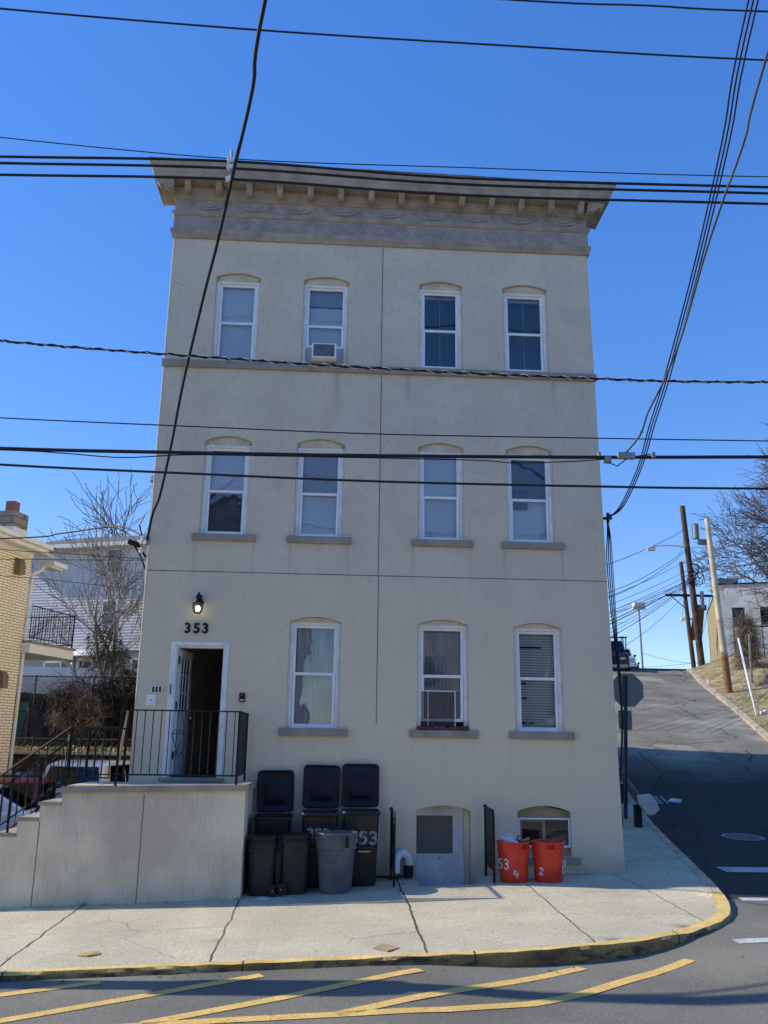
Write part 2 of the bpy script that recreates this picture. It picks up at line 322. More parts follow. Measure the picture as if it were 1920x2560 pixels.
GREENT=mat('green_tarp',(.05,.16,.10),.7,.2,2)
BLUE=mat('blue_tarp',(.06,.08,.28),.6,.1,2)

# ------------------------------------------------------------------ mesh building
class MB:
    def __init__(s): s.v=[]; s.f=[]
    def add(s,vs,fs):
        b=len(s.v); s.v+= [tuple(v) for v in vs]; s.f+=[tuple(b+i for i in f) for f in fs]; return s
    def box(s,x0,x1,y0,y1,z0,z1,M=None):
        vs=[(x,y,z) for z in (z0,z1) for y in (y0,y1) for x in (x0,x1)]
        if M is not None: vs=[tuple(M@Vector(v)) for v in vs]
        return s.add(vs,[(0,2,3,1),(4,5,7,6),(0,1,5,4),(2,6,7,3),(0,4,6,2),(1,3,7,5)])
    def quad(s,*p): return s.add(p,[tuple(range(len(p)))])
    def tube(s,pts,r,n=8,cap=True):
        pts=[Vector(p) for p in pts]; R=r if isinstance(r,(list,tuple)) else [r]*len(pts)
        vs=[];fs=[]; prev=None
        for i,p in enumerate(pts):
            d=(pts[min(i+1,len(pts)-1)]-pts[max(i-1,0)])
            if d.length<1e-9: d=Vector((0,0,1))
            d.normalize()
            if prev is None:
                a=Vector((0,0,1)) if abs(d.z)<.9 else Vector((1,0,0)); u=d.cross(a).normalized()
            else:
                u=prev-d*prev.dot(d)
                u=u.normalized() if u.length>1e-6 else d.orthogonal().normalized()
            prev=u; w=d.cross(u)
            for k in range(n):
                t=2*pi*k/n; vs.append(tuple(p+(u*cos(t)+w*sin(t))*R[i]))
        for i in range(len(pts)-1):
            for k in range(n):
                a=i*n+k;b=i*n+(k+1)%n; fs.append((a,b,b+n,a+n))
        if cap: fs.append(tuple(reversed(range(n)))); fs.append(tuple(range((len(pts)-1)*n,len(pts)*n)))
        return s.add(vs,fs)
    def lathe(s,c,prof,n=24,cap=True):
        c=Vector(c); vs=[];fs=[]
        for r,z in prof:
            for k in range(n):
                t=2*pi*k/n; vs.append((c.x+r*cos(t),c.y+r*sin(t),c.z+z))
        for i in range(len(prof)-1):
            for k in range(n):
                a=i*n+k;b=i*n+(k+1)%n; fs.append((a,b,b+n,a+n))
        if cap: fs.append(tuple(reversed(range(n)))); fs.append(tuple(range((len(prof)-1)*n,len(prof)*n)))
        return s.add(vs,fs)
    def loft(s,rings,close=True,cap=True):
        n=len(rings[0]); vs=[v for r in rings for v in r]; fs=[]
        for i in range(len(rings)-1):
            for k in range(n if close else n-1):
                a=i*n+k;b=i*n+(k+1)%n; fs.append((a,b,b+n,a+n))
        if cap: fs.append(tuple(reversed(range(n)))); fs.append(tuple(range((len(rings)-1)*n,len(rings)*n)))
        return s.add(vs,fs)
    def prism(s,poly,y0,y1,M=None):
        """poly in XZ, extruded along Y"""
        n=len(poly); vs=[(x,y0,z) for x,z in poly]+[(x,y1,z) for x,z in poly]
        if M is not None: vs=[tuple(M@Vector(v)) for v in vs]
        fs=[tuple(range(n)),tuple(reversed(range(n,2*n)))]+[(i,i+n,(i+1)%n+n,(i+1)%n) for i in range(n)]
        return s.add(vs,fs)
ORG={}
def empty(name,loc,label=None,cat=None,group=None,kind=None,rz=0):
    o=bpy.data.objects.new(name,None); COL.objects.link(o); o.location=loc; o.rotation_euler=(0,0,rz); o.empty_display_size=.1
    ORG[o.name]=Vector(loc); tag(o,label,cat,group,kind); return o
def tag(o,label=None,cat=None,group=None,kind=None):
    if label: o['label']=label
    if cat: o['category']=cat
    if group: o['group']=group
    if kind: o['kind']=kind
    return o
def build(name,mb,m,parent=None,smooth=False,bevel=0,loc=None,segs=2,fix=True,label=None,cat=None,group=None,kind=None):
    me=bpy.data.meshes.new(name)
    org=Vector((0,0,0))
    if parent is not None: org=ORG[parent.name]
    elif loc is not None: org=Vector(loc)
    me.from_pydata([tuple(Vector(v)-org) for v in mb.v],[],mb.f)
    if fix:
        b=bmesh.new(); b.from_mesh(me); bmesh.ops.recalc_face_normals(b,faces=b.faces); b.to_mesh(me); b.free()
    if smooth:
        me.polygons.foreach_set('use_smooth',[True]*len(me.polygons))
        if smooth!='all':
            try: me.set_sharp_from_angle(angle=radians(38))
            except Exception: pass
    me.materials.append(m)
    o=bpy.data.objects.new(name,me); COL.objects.link(o)
    if parent is not None: o.parent=parent; ORG[o.name]=org
    else: o.location=org; ORG[o.name]=org
    if bevel:
        mo=o.modifiers.new('bevel','BEVEL'); mo.width=bevel; mo.segments=segs; mo.limit_method='ANGLE'
    tag(o,label,cat,group,kind); return o
def copy_tree(o,parent=None,loc=None,rz=None,label=None):
    c=o.copy(); COL.objects.link(c)
    if parent is not None: c.parent=parent
    if loc is not None: c.location=loc
    if rz is not None: c.rotation_euler=(0,0,rz)
    if label: c['label']=label
    for ch in [x for x in bpy.data.objects if x.parent==o]: copy_tree(ch,c)
    return c
def inpoly(x,y,P):
    c=False; j=len(P)-1
    for i in range(len(P)):
        xi,yi=P[i]; xj,yj=P[j]
        if (yi>y)!=(yj>y) and x<(xj-xi)*(y-yi)/(yj-yi)+xi: c=not c
        j=i
    return c
def dens(P,step):
    out=[]
    for i in range(len(P)):
        a=P[i]; b=P[(i+1)%len(P)]; d=math.hypot(b[0]-a[0],b[1]-a[1]); k=max(1,int(math.ceil(d/step)))
        for t in range(k): out.append((a[0]+(b[0]-a[0])*t/k,a[1]+(b[1]-a[1])*t/k))
    return out
def sheet(outline,zf,step,holes=(),dz=0.,skirt=0.):
    """triangulated sheet draped over zf, following outline and holes exactly"""
    P=dens(outline,step); H=[dens(h,step) for h in holes]
    vs=[Vector(p) for p in P]; es=[(i,(i+1)%len(P)) for i in range(len(P))]
    for h in H:
        b=len(vs); vs+=[Vector(p) for p in h]; es+=[(b+i,b+(i+1)%len(h)) for i in range(len(h))]
    xs=[p[0] for p in P]; ys=[p[1] for p in P]
    x=min(xs)+step*.5
    while x<max(xs):
        y=min(ys)+step*.5
        while y<max(ys):
            if inpoly(x,y,P) and not any(inpoly(x,y,h) for h in H): vs.append(Vector((x,y)))
            y+=step
        x+=step
    ov,oe,of,_,_,_=delaunay_2d_cdt(vs,es,[],0,1e-5)
    mb=MB(); keep=[]
    for f in of:
        cx=sum(ov[i].x for i in f)/len(f); cy=sum(ov[i].y for i in f)/len(f)
        if inpoly(cx,cy,P) and not any(inpoly(cx,cy,h) for h in H): keep.append(f)
    mb.add([(v.x,v.y,zf(v.x,v.y)+dz) for v in ov],keep)
    if skirt:
        for loop in [P]+H:
            n=len(loop); mb.add([(p[0],p[1],zf(*p)+dz) for p in loop]+[(p[0],p[1],zf(*p)+dz-skirt) for p in loop],[(i,(i+1)%n,(i+1)%n+n,i+n) for i in range(n)])
    return mb
def ribbon(path,w,zf,dz,step=.25):
    """painted line of width w along a plan path, draped"""
    pts=[]
    for i in range(len(path)-1):
        a=Vector(path[i]);b=Vector(path[i+1]);k=max(1,int((b-a).length/step))
        for t in range(k): pts.append(a+(b-a)*t/k)
    pts.append(Vector(path[-1])); L=[];R=[]
    for i,p in enumerate(pts):
        d=(pts[min(i+1,len(pts)-1)]-pts[max(i-1,0)]).normalized(); nn=Vector((-d.y,d.x))*w/2
        L.append(p+nn);R.append(p-nn)
    mb=MB(); n=len(pts)
    mb.add([(q.x,q.y,zf(q.x,q.y)+dz) for q in L]+[(q.x,q.y,zf(q.x,q.y)+dz) for q in R],[(i,i+n,i+n+1,i+1) for i in range(n-1)])
    return mb
def smoothpath(P,k=8):
    out=[]
    for i in range(len(P)-1):
        p0=Vector(P[max(i-1,0)]);p1=Vector(P[i]);p2=Vector(P[i+1]);p3=Vector(P[min(i+2,len(P)-1)])
        for t in range(k):
            u=t/k; out.append(.5*((2*p1)+(p2-p0)*u+(2*p0-5*p1+4*p2-p3)*u*u+(3*p1-p0-3*p2+p3)*u**3))
    out.append(Vector(P[-1])); return out
def plate(outline,holes,thick,y):
    """flat plate in the XZ plane with exact holes, front face at y, going back by thick"""
    cu=bpy.data.curves.new('c','CURVE'); cu.dimensions='2D'; cu.fill_mode='BOTH'
    for P in [outline]+list(holes):
        sp=cu.splines.new('POLY'); sp.points.add(len(P)-1); sp.use_cyclic_u=True
        for i,p in enumerate(P): sp.points[i].co=(p[0],p[1],0,1)
    cu.extrude=thick/2
    o=bpy.data.objects.new('c',cu); me=bpy.data.meshes.new_from_object(o)
    mb=MB(); mb.v=[(v.co.x,y+thick/2-v.co.z,v.co.y) for v in me.vertices]; mb.f=[tuple(p.vertices) for p in me.polygons]
    bpy.data.objects.remove(o); bpy.data.curves.remove(cu); bpy.data.meshes.remove(me)
    return mb
def arch(x0,x1,z0,zs,zc,n=10):
    """opening outline: flat sill, straight jambs, segmental head"""
    P=[(x0,z0),(x1,z0)]
    for i in range(n+1):
        t=i/n; x=x1+(x0-x1)*t; P.append((x,zs+(zc-zs)*(1-(2*t-1)**2)))
    return P
def text_mesh(s,size,bold=.0,thick=.01):
    cu=bpy.data.curves.new('t','FONT'); cu.body=s; cu.size=size; cu.offset=bold; cu.extrude=thick/2
    o=bpy.data.objects.new('t',cu); me=bpy.data.meshes.new_from_object(o)
    mb=MB(); mb.v=[(v.co.x,-v.co.z,v.co.y) for v in me.vertices]; mb.f=[tuple(p.vertices) for p in me.polygons]
    bpy.data.objects.remove(o); bpy.data.curves.remove(cu); bpy.data.meshes.remove(me)
    return mb
STROKES={'3':[[(.05,.92),(.35,1.),(.62,.86),(.6,.66),(.32,.54),(.62,.42),(.66,.2),(.4,.02),(.04,.1)]],
 '5':[[(.62,.98),(.12,.97),(.1,.58),(.42,.62),(.64,.4),(.5,.08),(.2,.0),(.03,.1)]],
 '2':[[(.05,.75),(.25,1.),(.55,.9),(.55,.6),(.05,.03),(.65,.05)]],
 '4':[[(.12,1.),(.08,.5),(.7,.5)],[(.45,.85),(.45,.0)]],
 '7':[[(.05,.95),(.62,.97),(.3,.5),(.22,.0)]],
 '8':[[(.35,.55),(.08,.8),(.3,1.),(.58,.82),(.1,.25),(.32,.0),(.62,.22),(.35,.55)]]}
def daub(mb,chars,x,z,h,w,surf,r):
    """hand painted characters laid on a surface; surf(x,z)->y"""
    for ch in chars:
        for st in STROKES[ch]:
            P=[(x+p[0]*w,z+p[1]*h) for p in st]; Q=smoothpath([(a,b) for a,b in P],5)
            for i,qq in enumerate(Q[:-1]):
                a=Q[i]; b=Q[i+1]; d=(b-a)
                if d.length<1e-6: continue
                nn=Vector((-d.y,d.x)).normalized()*r; e=d.normalized()*r*.5
                pts=[a-e+nn,b+e+nn,b+e-nn,a-e-nn]
                mb.quad(*[(p.x,surf(p.x,p.y)-.003-.0004*(i%3),p.y) for p in pts])
        x+=w*1.0

# ------------------------------------------------------------------ camera, light, sky
CAM=bpy.data.cameras.new('camera'); cam=bpy.data.objects.new('camera',CAM); COL.objects.link(cam); scene.camera=cam
pitch,yaw,roll=radians(14.55),radians(3.03),radians(.86)
fw=Vector((sin(yaw)*cos(pitch),cos(yaw)*cos(pitch),sin(pitch))); rt=Vector((cos(yaw),-sin(yaw),0)); up=rt.cross(fw)
r2=rt*cos(roll)+up*sin(roll); u2=-rt*sin(roll)+up*cos(roll)
Mx=Matrix((r2,u2,-fw)).transposed().to_4x4(); Mx.translation=Vector((0,-15,1.95)); cam.matrix_world=Mx
CAM.sensor_fit='VERTICAL'; CAM.sensor_height=36; CAM.lens=36*2200/2560; CAM.clip_end=3000; CAM.clip_start=.05
SD=Vector((.82754,-.15626,-.53922))       # direction the sunlight travels
sl=bpy.data.lights.new('sun','SUN'); sl.energy=5.0; sl.angle=radians(.53); sl.color=(1,.925,.785)
so=bpy.data.objects.new('sun',sl); COL.objects.link(so); so.rotation_euler=SD.to_track_quat('-Z','Y').to_euler()
w=bpy.data.worlds.new('World'); scene.world=w; w.use_nodes=True; wn,wl=w.node_tree.nodes,w.node_tree.links; wn.clear()
wo=wn.new('ShaderNodeOutputWorld'); bg=wn.new('ShaderNodeBackground'); bg.inputs[1].default_value=.114; wl.new(bg.outputs[0],wo.inputs[0])
sk=wn.new('ShaderNodeTexSky'); sk.sky_type='NISHITA'; sk.sun_disc=False; sk.sun_elevation=radians(32.6)
sk.sun_rotation=atan2(-SD.x,-SD.y); sk.air_density=1.0; sk.dust_density=.08; sk.ozone_density=5.0; sk.altitude=50
hs=wn.new('ShaderNodeHueSaturation'); hs.inputs['Saturation'].default_value=1.58; hs.inputs['Value'].default_value=3.5; hs.inputs['Hue'].default_value=.52; gm_=wn.new('ShaderNodeGamma'); gm_.inputs[1].default_value=.6; wl.new(sk.outputs[0],gm_.inputs[0]); wl.new(gm_.outputs[0],hs.inputs['Color']); wl.new(hs.outputs[0],bg.inputs[0])
scene.view_settings.view_transform='Standard'; scene.view_settings.look='None'; scene.view_settings.exposure=0
scene.cycles.max_bounces=6; scene.cycles.diffuse_bounces=4; scene.cycles.transparent_max_bounces=12
try: scene.cycles.use_denoising=True
except Exception: pass

# ------------------------------------------------------------------ ground, roads, kerbs
def bank_z(x,y):
    xc=curb_right_x(y)+.2; z=hill(y)+.11; d=max(0,x-xc)
    g=sstep(20,38,y)
    return z+ .05*d*(1-g)+g*(.33*min(d,3.2)+.05*max(0,d-3.2)) + .05*noise.noise(Vector((x*.6,y*.6,0)))*min(1,d)
def ground_z(x,y):
    """terrain below everything: yards, hillside"""
    lot=-.42 if x>-30 else -.42
    if x<curb_left_x(y)+.05 and y>0:
        z=lot
        if y>14: z=1.35
        if y>17: z=3.3
        if y>19: z=3.7+ (y-19)*.07
        return z if x<.2*y+1.5 else min(z,hill(y)-.1)
    if x>curb_right_x(y): return bank_z(x,y)-.06
    return road_z(x,y)-.12 if y<43 else hill(y)-.12
G=MB(); xs=[-260,-160,-100,-60,-40,-30]+[-26+i*1.0 for i in range(72)]+[50,65,90,140,220]; ys=[-120,-70,-45,-35]+[-30+i*1.0 for i in range(100)]+[75,95,130,200,340]
vs=[(x,y,ground_z(x,y)-.03) for y in ys for x in xs]; nx=len(xs)
G.add(vs,[(j*nx+i,j*nx+i+1,(j+1)*nx+i+1,(j+1)*nx+i) for j in range(len(ys)-1) for i in range(nx-1)])
build('ground',G,EARTH,kind='structure',smooth='all')
P=[(-40,-12.5),(40,-12.5),(40,-4.9),(11.4,-4.9),(10.6,-4.0)]
OUT=[(-20,-4.90),(-5,-4.88),(0,-4.91),(2.0,-4.91),(2.9,-4.76),(3.7,-4.45),(4.43,-3.98),(5.0,-3.37),(5.33,-2.7),(5.55,-1.95),(5.75,-1.1),(5.98,0.)]
OUTS=[(p.x,p.y) for p in smoothpath(OUT,5)]
# front road and hill road share one surface line at y=.95
left=[(x,y) for x,y in OUTS if y<-2.0]
FR=[(-40,-12.6),(40,-12.6),(40,-4.9),(11.6,-4.9),(10.9,-4.2),(10.75,-2.)]+[(x-.06,y+.05) for x,y in reversed(left)][:]+[(-40,-4.86)]
build('front_road',sheet(FR,road_z,.45),ASPH,kind='structure',smooth='all')
HR=[(x-.06,y) for x,y in reversed([p for p in OUTS if p[1]>-2.0])]+[(left[-1][0]-.06,left[-1][1]+.05),(10.75,-2.),(10.9,.0)]+[(curb_right_x(y)+.05,y) for y in (2,5,8,11,14,17.3,20,23,26,29,32,34,36,38,40,42)]+[(curb_left_x(y)-.05,y) for y in (42,38,34,30,25,20,15,10,5,2)]
build('hill_road',sheet(HR,road_z,.6),HASPH,kind='structure',smooth='all')  # carried forward so its painted shade also covers the strip before the crosswalk
build('crest_road',MB().box(5,23.2,42.6,52,6.35,6.80),CABLEG,kind='structure')  # dark tone and raised face stand in for shade on the cross street
def kerb_path(pts,w,zt,m,name,drop=.16,inner=-1,round_=.02,jit=0.):
    """kerb swept along plan path pts (outer edge); inner side at -w"""
    pts=[Vector(p) for p in pts]; rings=[]
    for i,p in enumerate(pts):
        d=(pts[min(i+1,len(pts)-1)]-pts[max(i-1,0)]).normalized(); nn=Vector((-d.y,d.x))*inner*-1
        z=zt(p.x,p.y); j=noise.noise(Vector((p.x*3,p.y*3,1.)))*jit; w_=w*(1+.45*sstep(2.6,4.2,p.x)) if w==.13 else w; q=p+nn*w_
        prof=[(p+nn*.012+nn*0,z-drop),(p-nn*j*.5,z-.035+j),(p+nn*round_,z+.004+j*.4),(q-nn*.01,z+.008),(q,z-drop)]
        rings.append([(a.x,a.y,b) for a,b in prof])
    mb=MB(); mb.loft(rings,close=True); return build(name,mb,m,kind='structure',smooth=True)
fine=[]
for i in range(len(OUTS)-1):
    a=Vector(OUTS[i]);b=Vector(OUTS[i+1]);k=max(1,int((b-a).length/.08))
    fine+= [a+(b-a)*t/k for t in range(k)]
fine.append(Vector(OUTS[-1]))
cut=[p for p in fine if not (p.y>-2.1)]
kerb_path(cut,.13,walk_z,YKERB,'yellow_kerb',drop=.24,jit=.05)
grey=[p for p in fine if p.y>-2.13]+[Vector((curb_left_x(y),y)) for y in [i*.5 for i in range(1,84)]]
kerb_path(grey,.17,walk_z,KERBC,'side_street_kerb',drop=.24,jit=.02)
rk=[Vector((curb_right_x(y),y)) for y in [10+i*.4 for i in range(79)]]
kerb_path(rk,-.22,lambda x,y:hill(y)+.13,KERBC,'bank_kerb',drop=.22,jit=.02)
inn=[]
allp=cut+grey[1:]
for i,p in enumerate(allp):
    if i%5 and i not in (0,len(allp)-1): continue
    d=(allp[min(i+1,len(allp)-1)]-allp[max(i-1,0)]).normalized(); q=p+Vector((-d.y,d.x))*.11
    if q.y<30: inn.append((q.x,q.y))
WELL=[(1.37,-.9),(2.3,-.9),(2.3,.34),(1.37,.34)]
SW=inn+[(11.2,30),(4.6+.25*29,29.2),(4.6,.35),(-3.35,.35),(-3.4,.3),(-20,.3)]
build('sidewalk',sheet(SW,walk_z,.35,[WELL]),CONC,kind='structure',smooth='all')
# stairwell below the basement door
wb=MB(); wb.box(1.27,1.37,-1.0,.34,-1.1,-.165).box(2.3,2.4,-1.0,.34,-1.1,-.125).box(1.37,2.3,-1.0,-.9,-1.1,-.16).box(1.3,2.38,-1.,.4,-1.2,-1.1)
wb.box(1.37,2.3,-.9,-.62,-1.1,-.38).box(1.37,2.3,-.62,-.34,-1.1,-.6).box(1.37,2.3,-.34,-.06,-1.1,-.82)
build('basement_steps',wb,STOOPM,kind='structure')
build('bank',sheet([(curb_right_x(y)+.18,y) for y in (43,40,37,34,31,28,25,22,19,16,13,10)]+[(60,10),(60,43)],bank_z,.8),GRASS,kind='structure',smooth='all')
# far pavement on the photographer's side
build('far_sidewalk',sheet([(-40,-24),(40,-24),(40,-12.7),(-40,-12.7)],lambda x,y:front_road(x,-12.7)+.12,2.),CONC,kind='structure')
# ---- painted markings
def mark(name,path,wd): return build(name,ribbon([p[:2] for p in path],wd,road_z,.006,.2),YLINE if name.startswith('yellow') else WLINE,kind='structure',fix=False)
mark('yellow_hatch_line',[(-7.2,-6.9),(-4.4,-5.85),(-3.13,-5.42),(-2.26,-5.10)],.15)
mark('yellow_hatch_line',[(-4.3,-6.9),(-2.83,-6.28),(-1.91,-5.79),(-.65,-5.11)],.15)
mark('yellow_hatch_line',[(-1.55,-6.56),(-.42,-5.97),(.97,-5.13)],.15)
mark('yellow_hatch_line',[(.1,-6.55),(.52,-6.32),(2.68,-5.02)],.15)
mark('yellow_edge_line',[(-9,-6.75),(-4,-6.70),(-1.9,-6.62),(-.99,-6.57),(.27,-6.55),(1.05,-6.51),(1.87,-6.27),(2.48,-5.93),(3.1,-5.45),(3.87,-4.92)],.15)
mark('white_stop_line',[(6.5,.28),(10.6,.28)],.42)
mark('white_crosswalk_line',[(5.75,-2.05),(10.8,-2.2)],.2)
mark('white_crosswalk_line',[(4.6,-4.42),(11.2,-4.7)],.22)
# manhole and drain set in the road
mh=MB(); cx,cy=8.42,3.6; z=road_z(cx,cy)
sl_=(road_z(cx,cy+.3)-road_z(cx,cy-.3))/.6
def onroad(mb): return mb
ring=[(cx+r*cos(t*2*pi/32),cy+r*sin(t*2*pi/32)) for r in (.36,.42) for t in range(32)]
mh.add([(x,y,z+sl_*(y-cy)+.012) for x,y in ring],[(i,(i+1)%32,(i+1)%32+32,i+32) for i in range(32)])
mho=empty('manhole_cover',(cx,cy,z),'round iron manhole cover with pale rim in the shaded hill road','manhole')
build('rim',mh,GREYP,mho,fix=False)
md=MB().add([(cx+.36*cos(t*2*pi/32),cy+.36*sin(t*2*pi/32),z+sl_*.36*sin(t*2*pi/32)+.008) for t in range(32)],[tuple(range(32))]); build('lid',md,CABLEG,mho,fix=False)
dr=MB(); 
for i in range(7):
    y=7.6+i*.16; x0=curb_left_x(y)+.12; zz=road_z(x0,y)+.012
    dr.box(x0,x0+.62,y,y+.07,zz,zz+.02)
for k in (0,.3,.6): 
    x0=curb_left_x(8.1)+.12+k; dr.add([(x0,7.55,road_z(x0,7.55)+.02),(x0+.05,7.55,road_z(x0,7.55)+.02),(x0+.25,8.66,road_z(x0,8.66)+.02),(x0+.2,8.66,road_z(x0,8.66)+.02)],[(0,1,2,3)])
build('storm_drain_grate',dr,GREYP,loc=(8.1,8.1,.55),label='steel storm drain grate against the kerb of the hill road',cat='drain grate')

# ------------------------------------------------------------------ the apartment building
HEADM=mat('cream_head_board',(.70,.61,.46),.7,.12,4,.06)
HALLB=mat('ochre_board',(.42,.35,.22),.8,.1,3)
BLD=empty('apartment_building',(.7,0,0),'three storey beige stucco apartment block numbered 353 with taupe cornice','building')
LX,ZT=-3.25,11.12
def rx(z): return 4.79-.0125*(z+.1)      # the right corner leans in a little
cols=[(-2.41,-1.58),(-.78,.08),(1.39,2.22),(2.98,3.84)]
WIN=[]
for i,(a,b) in enumerate(cols): WIN.append((a,b,8.63,10.31,10.4,'3%d'%i))
for i,(a,b) in enumerate(cols): WIN.append((a,b,5.37,7.07,7.17,'2%d'%i))
WIN+=[(-.78,.10,2.13,3.88,3.97,'11'),(1.39,2.27,2.13,3.88,3.97,'12'),(3.05,3.89,2.13,3.86,3.95,'13')]
DOOR=[(-2.74,1.27),(-1.77,1.27),(-1.77,3.51),(-2.74,3.51)]
BDO=arch(1.39,2.28,-1.0,.86,.94)
BWI=arch(3.05,3.93,.17,.86,.95)
out=[(LX,-1.2),(rx(-1.2),-1.2),(rx(ZT),ZT),(LX,ZT)]
holes=[arch(*q[:5]) for q in WIN]+[DOOR,BDO,BWI]
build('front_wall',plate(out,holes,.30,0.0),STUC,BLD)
SW_=.25
D=16.
m=MB()
# side walls following the hill road, back wall, roof
m.add([(LX,.3,-1.2),(LX+SW_*(D-.3),D,-1.2),(LX+SW_*(D-.3),D,11.9),(LX,.3,11.9)],[(0,1,2,3)])
m.add([(LX+.02,.3,-1.2),(LX+.02,.3,11.9),(LX,0.01,11.9),(LX,0.01,-1.2)],[(0,1,2,3)])
build('left_side_wall',m,STUC,BLD,fix=False)
m=MB().add([(rx(-1.2)-.004,.302,-1.2),(rx(12)-.004,.302,11.9),(rx(12)+SW_*(D-.3),D,11.9),(rx(-1.2)+SW_*(D-.3),D,-1.2)],[(0,1,2,3)]); build('right_side_wall',m,STUC,BLD,fix=False)
m=MB().add([(LX+SW_*D,D,-1.2),(rx(0)+SW_*D,D,-1.2),(rx(0)+SW_*D,D,11.9),(LX+SW_*D,D,11.9)],[(0,1,2,3)]); build('rear_wall',m,STUC,BLD,fix=False)
m=MB().add([(LX,.3,11.8),(rx(12),.3,11.8),(rx(12)+SW_*D,D,11.8),(LX+SW_*D,D,11.8)],[(0,1,2,3)]); build('roof',m,ROOFG,BLD,fix=False)
# sunlit corner bead on the left edge
build('corner_bead',MB().tube([(LX+.004,.008,1.25),(LX+.004,.008,ZT)],.016,8),STUC,BLD,smooth=True)
m=MB().box(LX+.05,4.6,1.3,1.34,-1.0,1.2).box(-1.45,4.6,1.3,1.34,1.2,11.6).box(LX+.05,-1.45,1.3,1.34,3.8,11.6)
for z in (1.25,4.6,8.0): m.box(-1.45 if z<2 else LX+.35,4.6,.31,1.3,z,z+.05)
m.box(.62,.72,.31,1.3,-1,11.6)
build('room_partition',m,DARK,BLD)
# belt course and expansion joints
build('belt_course',MB().box(LX-.03,rx(8.5)+.03,-.055,.0,8.46,8.60),TRIM,BLD,bevel=.008)
jt=MB(); z0=2.22
jt.box(.694,.706,-.004,.01,8.61,11.06).box(.704,.716,-.004,.01,4.73,8.45).box(.71,.722,-.004,.01,2.22,4.70).box(LX,rx(4.7),-.004,.01,4.70,4.712)
build('expansion_joint',jt,JOINT,BLD)
st=MB(); 
# cornice: each profile is swept round the front with mitred returns
def tilt(x,z): return z-.013*(x-LX)*max(0,min(1,(z-11.9)/.3))
def swept(name,prof,m,back=.0,**k):
    """prof: list of (projection,z); closed section against the wall"""
    mb=MB(); rings=[]
    for st in range(4):
        r=[]
        for p,z in prof:
            if st==0: x,y=LX-p,.6
            elif st==1: x,y=LX-p,-p
            elif st==2: x,y=rx(z)+p,-p
            else: x,y=rx(z)+p,.6
            r.append((x,y,tilt(x,z)))
        rings.append(r)
    mb.loft(rings,close=True,cap=True)
    return build(name,mb,m,BLD,**k)
swept('lower_moulding',[(-.05,11.08),(.035,11.08),(.05,11.12),(.05,11.15),(.065,11.17),(.075,11.21),(.075,11.25),(.05,11.265),(-.05,11.265)],CORN)
swept('scroll_frieze',[(-.05,11.262),(.03,11.262),(.03,11.555),(-.05,11.555)],FRIEZE)
swept('middle_moulding',[(-.05,11.55),(.04,11.55),(.06,11.575),(.075,11.60),(.075,11.625),(.04,11.635),(-.05,11.635)],CORN)
swept('garland_frieze',[(-.05,11.63),(.025,11.63),(.025,11.90),(-.05,11.90)],FRIEZE)
swept('bed_moulding',[(-.05,11.897),(.04,11.897),(.06,11.93),(.09,11.95),(.10,12.03),(.11,12.10),(.11,12.16),(-.05,12.16)],CORN)
swept('crown_moulding',[(-.05,12.157),(.36,12.157),(.375,12.12),(.39,12.12),(.40,12.22),(.415,12.24),(.43,12.30),(.47,12.36),(.485,12.42),(.485,12.445),(.30,12.46),(-.05,12.47)],CORN,bevel=.004)
# gutter flashing, a little torn along the edge
fl=MB()
for i in range(60):
    x0=LX-.49+i*(8.88/60); x1=x0+8.88/60+.002; j=.02*noise.noise(Vector((x0*2.1,3,0)))
    zz=tilt((x0+x1)/2,12.447)
    fl.box(x0,x1,-.496,-.30,zz,zz+.012+max(0,j))
build('roof_flashing',fl,GREYP,BLD)
for i in range(14):
    x=-3.02+i*(7.52/13); z=tilt(x,12.14)
    pr=[(-.10,z-.2),(-.11,z),(-.34,z),(-.34,z-.06),(-.30,z-.10),(-.26,z-.17),(-.20,z-.2)]
    mb=MB(); n=len(pr); mb.add([(x-.055,a,b) for a,b in pr]+[(x+.055,a,b) for a,b in pr],[tuple(range(n)),tuple(reversed(range(n,2*n)))]+[(k,k+n,(k+1)%n+n,(k+1)%n) for k in range(n)])
    mb.box(x-.075,x+.075,-.36,-.10,z-.01,z+.012)
    build('cornice_bracket',mb,CORN,BLD,bevel=.006)
for sx,x in ((-1,LX-.02),(1,rx(12)-.02)):      # side scroll brackets
    mb=MB(); z=tilt(x,12.14)
    for k,yy in enumerate((-.30,)):
        mb.add([(x,yy+dy,zz) for dy in (0,.12) for (zz) in (z,)]+[],[]) 
        poly=[(x,z-.22),(x+sx*.10,z-.2),(x+sx*.2,z-.13),(x+sx*.26,z-.14),(x+sx*.33,z-.06),(x+sx*.34,z),(x,z)]
        mb.prism(poly,-.34,-.2)
    build('cornice_end_bracket',mb,CORN,BLD,bevel=.006)
